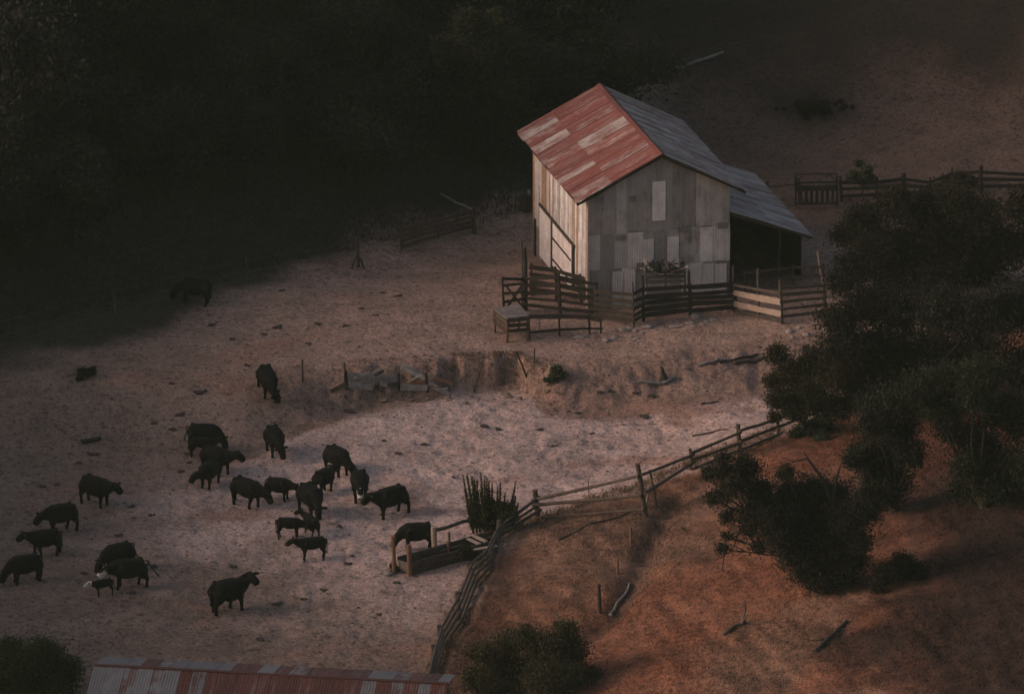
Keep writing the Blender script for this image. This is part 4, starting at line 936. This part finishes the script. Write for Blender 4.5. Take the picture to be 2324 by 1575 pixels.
px_tree('bush', (85, 1590), [(40, 1500, 55), (100, 1490, 55), (150, 1520, 45), (70, 1560, 60), (130, 1570, 50), (0, 1540, 50), (20, 1470, 35)], 12000, .08, 21, (.034, .046, .015), 'soft green bush in the bottom left corner by the tin shed', 'bush', .1)
px_tree('sapling', (1955, 445), [(1950, 372, 15), (1968, 385, 17), (1940, 398, 18), (1960, 408, 20), (1978, 402, 12), (1925, 402, 10)], 1500, .09, 22, (.055, .066, .035), 'spindly green sapling growing up through the back rail fence', 'sapling', .04)
px_tree('bush', (2170, 440), [(2150, 412, 20), (2180, 405, 22), (2200, 418, 20), (2130, 425, 15)], 2500, .08, 23, (.030, .026, .012), 'olive bush topping the back rail fence near the right edge', 'bush', .04)
rg = random.Random(40); px_tree('bush', (1850, 262), [(1847+rg.gauss(0, 34), 242+rg.gauss(0, 10), rg.uniform(6, 12)) for _ in range(44)], 2600, .09, 24, (.020, .016, .012), 'wide low patch of dark scrub alone on the bare slope behind the barn', 'bush', .04)
px_tree('bush', (1850, 985), [(1835, 985, 28), (1870, 975, 26), (1810, 990, 20), (1865, 1000, 20)], 4000, .08, 25, (.035, .045, .027), 'bluish green bush in front of the end of the pole fence', 'bush', .04)
px_tree('bush', (1062, 1275), [(1040, 1262, 16), (1058, 1252, 18), (1072, 1265, 14)], 2200, .06, 26, (.018, .019, .012), 'dark round shrub growing against the front of the feed trough', 'shrub', .03)
px_tree('bush', (905, 1298), [(893, 1285, 9), (899, 1292, 8), (892, 1297, 7)], 700, .05, 27, (.03, .036, .016), 'small green weed clinging to the left trough post', 'weed', .02)
# spiky mullein-like bush by the fence corner
sb = empty('spiky_shrub', gnd(1112, 1205), 'tall spiky green shrub behind the fence corner', 'shrub')
rg = random.Random(31); b0 = gnd(1112, 1206); rs = np.random.RandomState(31); Vs = []; Fs = []; Cs = []; nq = 0; stm = MB()
for k in range(26):
    bx = b0+Vector((rg.uniform(-.9, 1.0), rg.uniform(-.4, .4), 0)); bx.z = gh(bx.x, bx.y)
    lean = (bx.x-b0.x)*.45; ht = rg.uniform(2.0, 3.4)*(1-.25*max(0, bx.x-b0.x)); tpz = bx+Vector((lean+rg.uniform(-.15, .15)-.1, rg.uniform(-.2, .2), ht))
    stm.tube([bx, bx.lerp(tpz, .5), tpz], [.03, .025, .01], 5)
    n_ = 420; t = rs.uniform(.08, 1, n_)[:, None]; P = np.array(bx)*(1-t)+np.array(tpz)*t
    a = rs.normal(size=(n_, 3)); a[:, 2] = np.abs(a[:, 2])+.8; a /= np.linalg.norm(a, axis=1)[:, None]
    b_ = np.cross(a, rs.normal(size=(n_, 3))); b_ /= np.linalg.norm(b_, axis=1)[:, None]; s_ = .21*(1.15-t*.8)*rs.uniform(.6, 1.2, (n_, 1))
    Vs.append(np.stack([P, P+a*s_*.5+b_*s_*.22, P+a*s_*1.2, P+a*s_*.5-b_*s_*.22], 1).reshape(-1, 3)); Cs.append(np.repeat(np.array((.070, .074, .034))*rs.uniform(.6, 1.4, (n_, 1)), 4, 0))
V2, F2, C2 = leaf_cloud([tuple(b0+Vector((dx, dy, dz))) for dx, dy, dz in ((-.5, 0, .5), (.1, .1, .6), (.7, 0, .6), (.3, .2, 1.2), (1.0, .1, 1.1), (-.3, .1, 1.1))], [.55, .6, .55, .6, .5, .45], 3200, .10, 5, (.045, .048, .022))
Vs.append(V2); Cs.append(C2)
Vs = np.concatenate(Vs); np_mesh('foliage', Vs-np.array(sb.location), np.arange(len(Vs)).reshape(-1, 4), M['leaf'], np.concatenate(Cs), sb); stm.build('stem', M['bark'], sb)
lf = px_tree('bush', (1150, 1195), [(1140, 1170, 16), (1160, 1150, 13), (1165, 1175, 15), (1135, 1190, 15), (1120, 1195, 18)], 2200, .06, 32, (.050, .050, .024), 'airy twiggy bush right of the tall spiky shrub', 'bush', .03)

# forest on the left hill: a handful of tree meshes, each tree an individual
def proto(seed, ht, wd, cnt, tint):
    rg = random.Random(seed); cl = []
    for k in range(9):
        a = rg.uniform(0, 6.28); rr = wd*.55*math.sqrt(rg.random()); cl.append((rr*math.cos(a), rr*math.sin(a), ht*(.35+.5*rg.random()), wd*rg.uniform(.26, .4)))
    cl.append((0, 0, ht*.85, wd*.3))
    V_, F_, c_ = leaf_cloud([c[:3] for c in cl], [c[3] for c in cl], cnt, .14, seed, tint)
    me1 = np_mesh('crown', V_, F_, M['leaf'], c_); mb = MB(); mb.tube([(0, 0, -.6), (0, 0, .2), (.1, 0, ht*.25), (0, .1, ht*.45), (0, 0, ht*.8)], [.32, .24, .2, .15, .04], 8)
    for c in cl: mb.tube([(0, .05, ht*.35), Vector(c[:3])*.6+Vector((0, 0, ht*.12)), c[:3]], [.1, .07, .02], 5)
    me2 = mb.build('trunk', M['bark']); d = (me1.data, me2.data)
    bpy.data.objects.remove(me1); bpy.data.objects.remove(me2); return d
PR = [proto(51, 7.5, 5.5, 9000, (.015, .016, .0125)), proto(52, 6.5, 5.0, 8000, (.017, .0175, .014)), proto(53, 8.5, 5.5, 9000, (.014, .016, .0125)), proto(54, 5.5, 5.5, 8000, (.018, .018, .014))]
def put(k, x, y, s_, rot, label, group, name='forest_tree', cat='tree'):
    r = empty(name, (x, y, gh(x, y)), label, cat, group); r.scale = (s_, s_, s_*random.Random(int(x*9+y)).uniform(.85, 1.15)); r.rotation_euler = (0, 0, rot)
    for nm, me in zip(('crown', 'trunk'), PR[k]):
        c = bpy.data.objects.new(nm, me); COL.objects.link(c); c.parent = r
    return r
rg = random.Random(61); placed = []
def try_put(x, y, md, s_, label, group):
    if any((x-a)**2+(y-b)**2 < md*md for a, b in placed): return
    placed.append((x, y)); put(rg.randrange(4), x, y, s_, rg.uniform(0, 6.28), label, group)
for k in range(1400):
    x = rg.uniform(-62, 7); y = rg.uniform(-4, 70); d = forest_d(x, y)
    if d < 5.0 or d > 44: continue
    if x > -4 and y < 33: continue
    try_put(x, y, 3.6 if d < 22 else 5.5, rg.uniform(.75, 1.2), 'dark tree in the dense woods on the hillside above the wire fence', 'trees of the hillside woods')
# trees left of the view that carry on the woods and shade the yard's left side
for k in range(300):
    x = rg.uniform(-66, -42); y = rg.uniform(-75, 2)
    try_put(x, y, 5.0, rg.uniform(1.0, 1.5), 'dark tree in the dense woods on the hillside above the wire fence', 'trees of the hillside woods')
for k in range(260):
    x = rg.uniform(4, 46); y = rg.uniform(58, 96)
    if back_d(x, y) < 22+max(0, (x-12))*.25: continue
    try_put(x, y, 4.5, rg.uniform(.7, 1.1), 'dark tree in the band of woods at the top above the bare slope', 'trees above the bare slope')
px_tree('oak_tree', (1130, 400), [(1010, 110, 50), (1060, 90, 55), (1110, 110, 60), (1160, 100, 48), (1190, 140, 40), (1040, 170, 55), (1100, 190, 60), (1160, 200, 50), (1010, 220, 45), (1070, 260, 60), (1130, 270, 60), (1190, 260, 40), (1090, 330, 50), (1150, 330, 45), (1060, 45, 40), (1130, 45, 40)], 22000, .11, 41, (.024, .026, .015), 'olive-tinted tree standing tallest behind the left end of the barn roof', 'tree', .25)
# ------------------------------------------------------------------ near tin shed roof at the bottom
SY = R(-8.2); su = Vector((math.cos(SY), math.sin(SY), 0)); sv = Vector((-math.sin(SY), math.cos(SY), 0))
rz = 1.9; r0 = Vector(at(214, 1509, rz)); shed = empty('tin_shed', (r0.x, r0.y, gh(r0.x, r0.y)), 'long low shed with striped rusty tin roof along the bottom edge', 'shed')
SLEN = 17.2
def shed_slope(sgn, ang, ln, mat, seed, nm):
    rg = random.Random(seed); dv = (sv*sgn*math.cos(ang)-BZ*math.sin(ang)); nr = (sv*sgn*math.sin(ang)+BZ*math.cos(ang)); mb = MB(); x = 0; k = 0
    while x < SLEN-.01:
        x1 = min(SLEN, x+rg.uniform(.62, .82)); lift = .012*(k % 2)
        p = [r0+su*x+dv*ln+nr*lift, r0+su*(x1+.03)+dv*ln+nr*lift, r0+su*(x1+.03)+nr*lift, r0+su*x+nr*lift]
        if sgn < 0: pass
        p = p+[q_+nr*.012 for q_ in p]; mb.hexa(p, (rg.choice([-.6, .5, .4, -.1, .45, -.5]), rg.uniform(.8, 1.15), 0)); kk = len(mb.v)-8
        for n_ in range(6):
            f = mb.f[-6+n_]; mb.uv[len(mb.f)-6+n_] = [((p[i-kk]-r0).dot(su), (p[i-kk]-r0).dot(dv)) for i in f]
        x = x1; k += 1
    return mb.build(nm, mat, shed)
M['shed_tin'] = mat_tin('shed_tin', (.075, .026, .021), (.115, .115, .125), .42, .52)
shed_slope(-1, R(20), 3.6, M['shed_tin'], 5, 'roof_slope'); shed_slope(1, R(11), 2.4, M['shed_tin'], 6, 'roof_slope')
mb = MB(); mb.beam(r0+BZ*.03, r0+su*SLEN+BZ*.03, .2, .04, col=(.3, .9, 0)); mb.build('ridge_cap', M['shed_tin'], shed)
mb = MB()
for v0, z_ in ((2.2, -.5), (-3.2, -1.25)):
    c = r0+su*SLEN/2+sv*v0; zb = gh(c.x, c.y)-.8; mb.box((c.x, c.y, (zb+rz+z_)/2), (SLEN-.6, .1, rz+z_-zb), (su, sv, BZ))
mb.build('wall', M['greywood'], shed)

# ------------------------------------------------------------------ dry grass (nobody could count it)
def grass(name, n, pts_fn, hgt, tint, seed, label, lean=(0, 0)):
    rs = np.random.RandomState(seed); X, Y = pts_fn(rs, n); Z = H(X, Y); n = len(X)
    B_ = 3; X = np.repeat(X, B_)+rs.normal(0, .08, n*B_); Y = np.repeat(Y, B_)+rs.normal(0, .08, n*B_); Z = H(X, Y)-.02
    a = rs.uniform(0, 6.28, n*B_); wv_ = .022*rs.uniform(.6, 1.4, n*B_); h = hgt*rs.uniform(.4, 1.3, n*B_)*np.repeat(rs.uniform(.6, 1.2, n), B_)
    dx, dy = np.cos(a)*wv_, np.sin(a)*wv_
    tx = rs.normal(lean[0], .4, n*B_)*h; ty = rs.normal(lean[1], .4, n*B_)*h
    V_ = np.stack([np.stack([X-dx, Y-dy, Z], 1), np.stack([X+dx, Y+dy, Z], 1), np.stack([X+tx, Y+ty, Z+h], 1)], 1).reshape(-1, 3)
    base_ = np.array(tint) if tint else ground_col(X, Y)*1.15  # untinted grass follows the ground colour, painted darkening included
    c_ = np.repeat(np.clip(base_*rs.uniform(.55, 1.35, (n*B_, 1))*(1+rs.uniform(-.15, .15, (n*B_, 3))), 0, 1), 3, 0)
    o = np_mesh(name, V_, np.arange(len(V_)).reshape(-1, 3), M['grass'], c_); return tag(o, label, 'grass', kind='stuff')
def pts_hill(rs, n):
    X = rs.uniform(-6, 36, n*2); Y = rs.uniform(-66, -4, n*2); d = hill_d(X, Y); nb = fbm(X*.5, Y*.3, 8, 3)
    k = (d > -.2) & (nb+rs.uniform(-.4, .4, n*2) > -.15); return X[k][:n], Y[k][:n]
grass('dry_grass', 70000, pts_hill, .13, None, 71, 'thin dry orange grass on the slope right of the pole fence')
def pts_edge(rs, n):
    X = rs.uniform(-36, 6, n*3); Y = rs.uniform(-4, 45, n*3); d = forest_d(X, Y)
    k = (d > .3) & (d < 9); return X[k][:n], Y[k][:n]
grass('woodland_grass', 16000, pts_edge, .35, (.038, .033, .024), 72, 'dull grass and undergrowth along the edge of the woods')
def pts_fence(rs, n):
    t = rs.uniform(0, 1, n); s_ = rs.normal(0, .35, n); a = np.where((t < .6)[:, None], FB+(FA-FB)*(t/.6)[:, None], FB+(FC-FB)*((t-.6)/.4)[:, None]); return a[:, 0]+s_, a[:, 1]+rs.normal(0, .4, n)
grass('fence_grass', 2200, pts_fence, .28, (.16, .105, .06), 73, 'taller dry weeds growing along the foot of the pole fence')

def pts_bank(rs, n):
    X = rs.uniform(-14, 6, n*2); yc = np.interp(X, crx, cry); wd = np.interp(X, crx, crw); Y = yc+.5-rs.uniform(0, 1.3, n*2)*wd
    k = (fbm(X*.7, Y*.9, 66, 3)+rs.uniform(-.3, .3, n*2) > .08) & (X < 2.5); return X[k][:n], Y[k][:n]
grass('bank_weeds', 2200, pts_bank, .16, (.17, .105, .075), 74, 'short dead brown weeds on the eroded bank around the plank wall')

# ------------------------------------------------------------------ added haze volume that lifts the black level
def lift_haze(density):
    bm = bmesh.new(); bmesh.ops.create_cube(bm, size=1)
    zmin = float(GZ.min())-1; zmax = float(max(CAMP[2], GZ.max()+16))+6; rx = float(max(gx[-1], -gx[0]))+5; ry = float(max(gy[-1], -gy[0]))+5
    for v in bm.verts: v.co = Vector((v.co.x*2*rx, v.co.y*2*ry, zmin if v.co.z < 0 else zmax))
    me = bpy.data.meshes.new('lift_haze'); bm.to_mesh(me); bm.free(); o = bpy.data.objects.new('lift_haze', me); COL.objects.link(o)
    m = bpy.data.materials.new('lift_haze'); m.use_nodes = True; t = m.node_tree; t.nodes.remove(t.nodes['Principled BSDF'])
    v = t.nodes.new('ShaderNodeVolumePrincipled'); v.inputs['Density'].default_value = density; v.inputs['Color'].default_value = (.66, .86, .72, 1); v.inputs['Anisotropy'].default_value = .0
    t.links.new(v.outputs[0], t.nodes['Material Output'].inputs['Volume']); me.materials.append(m); return tag(o, kind='stuff')
lift_haze(.45e-4)
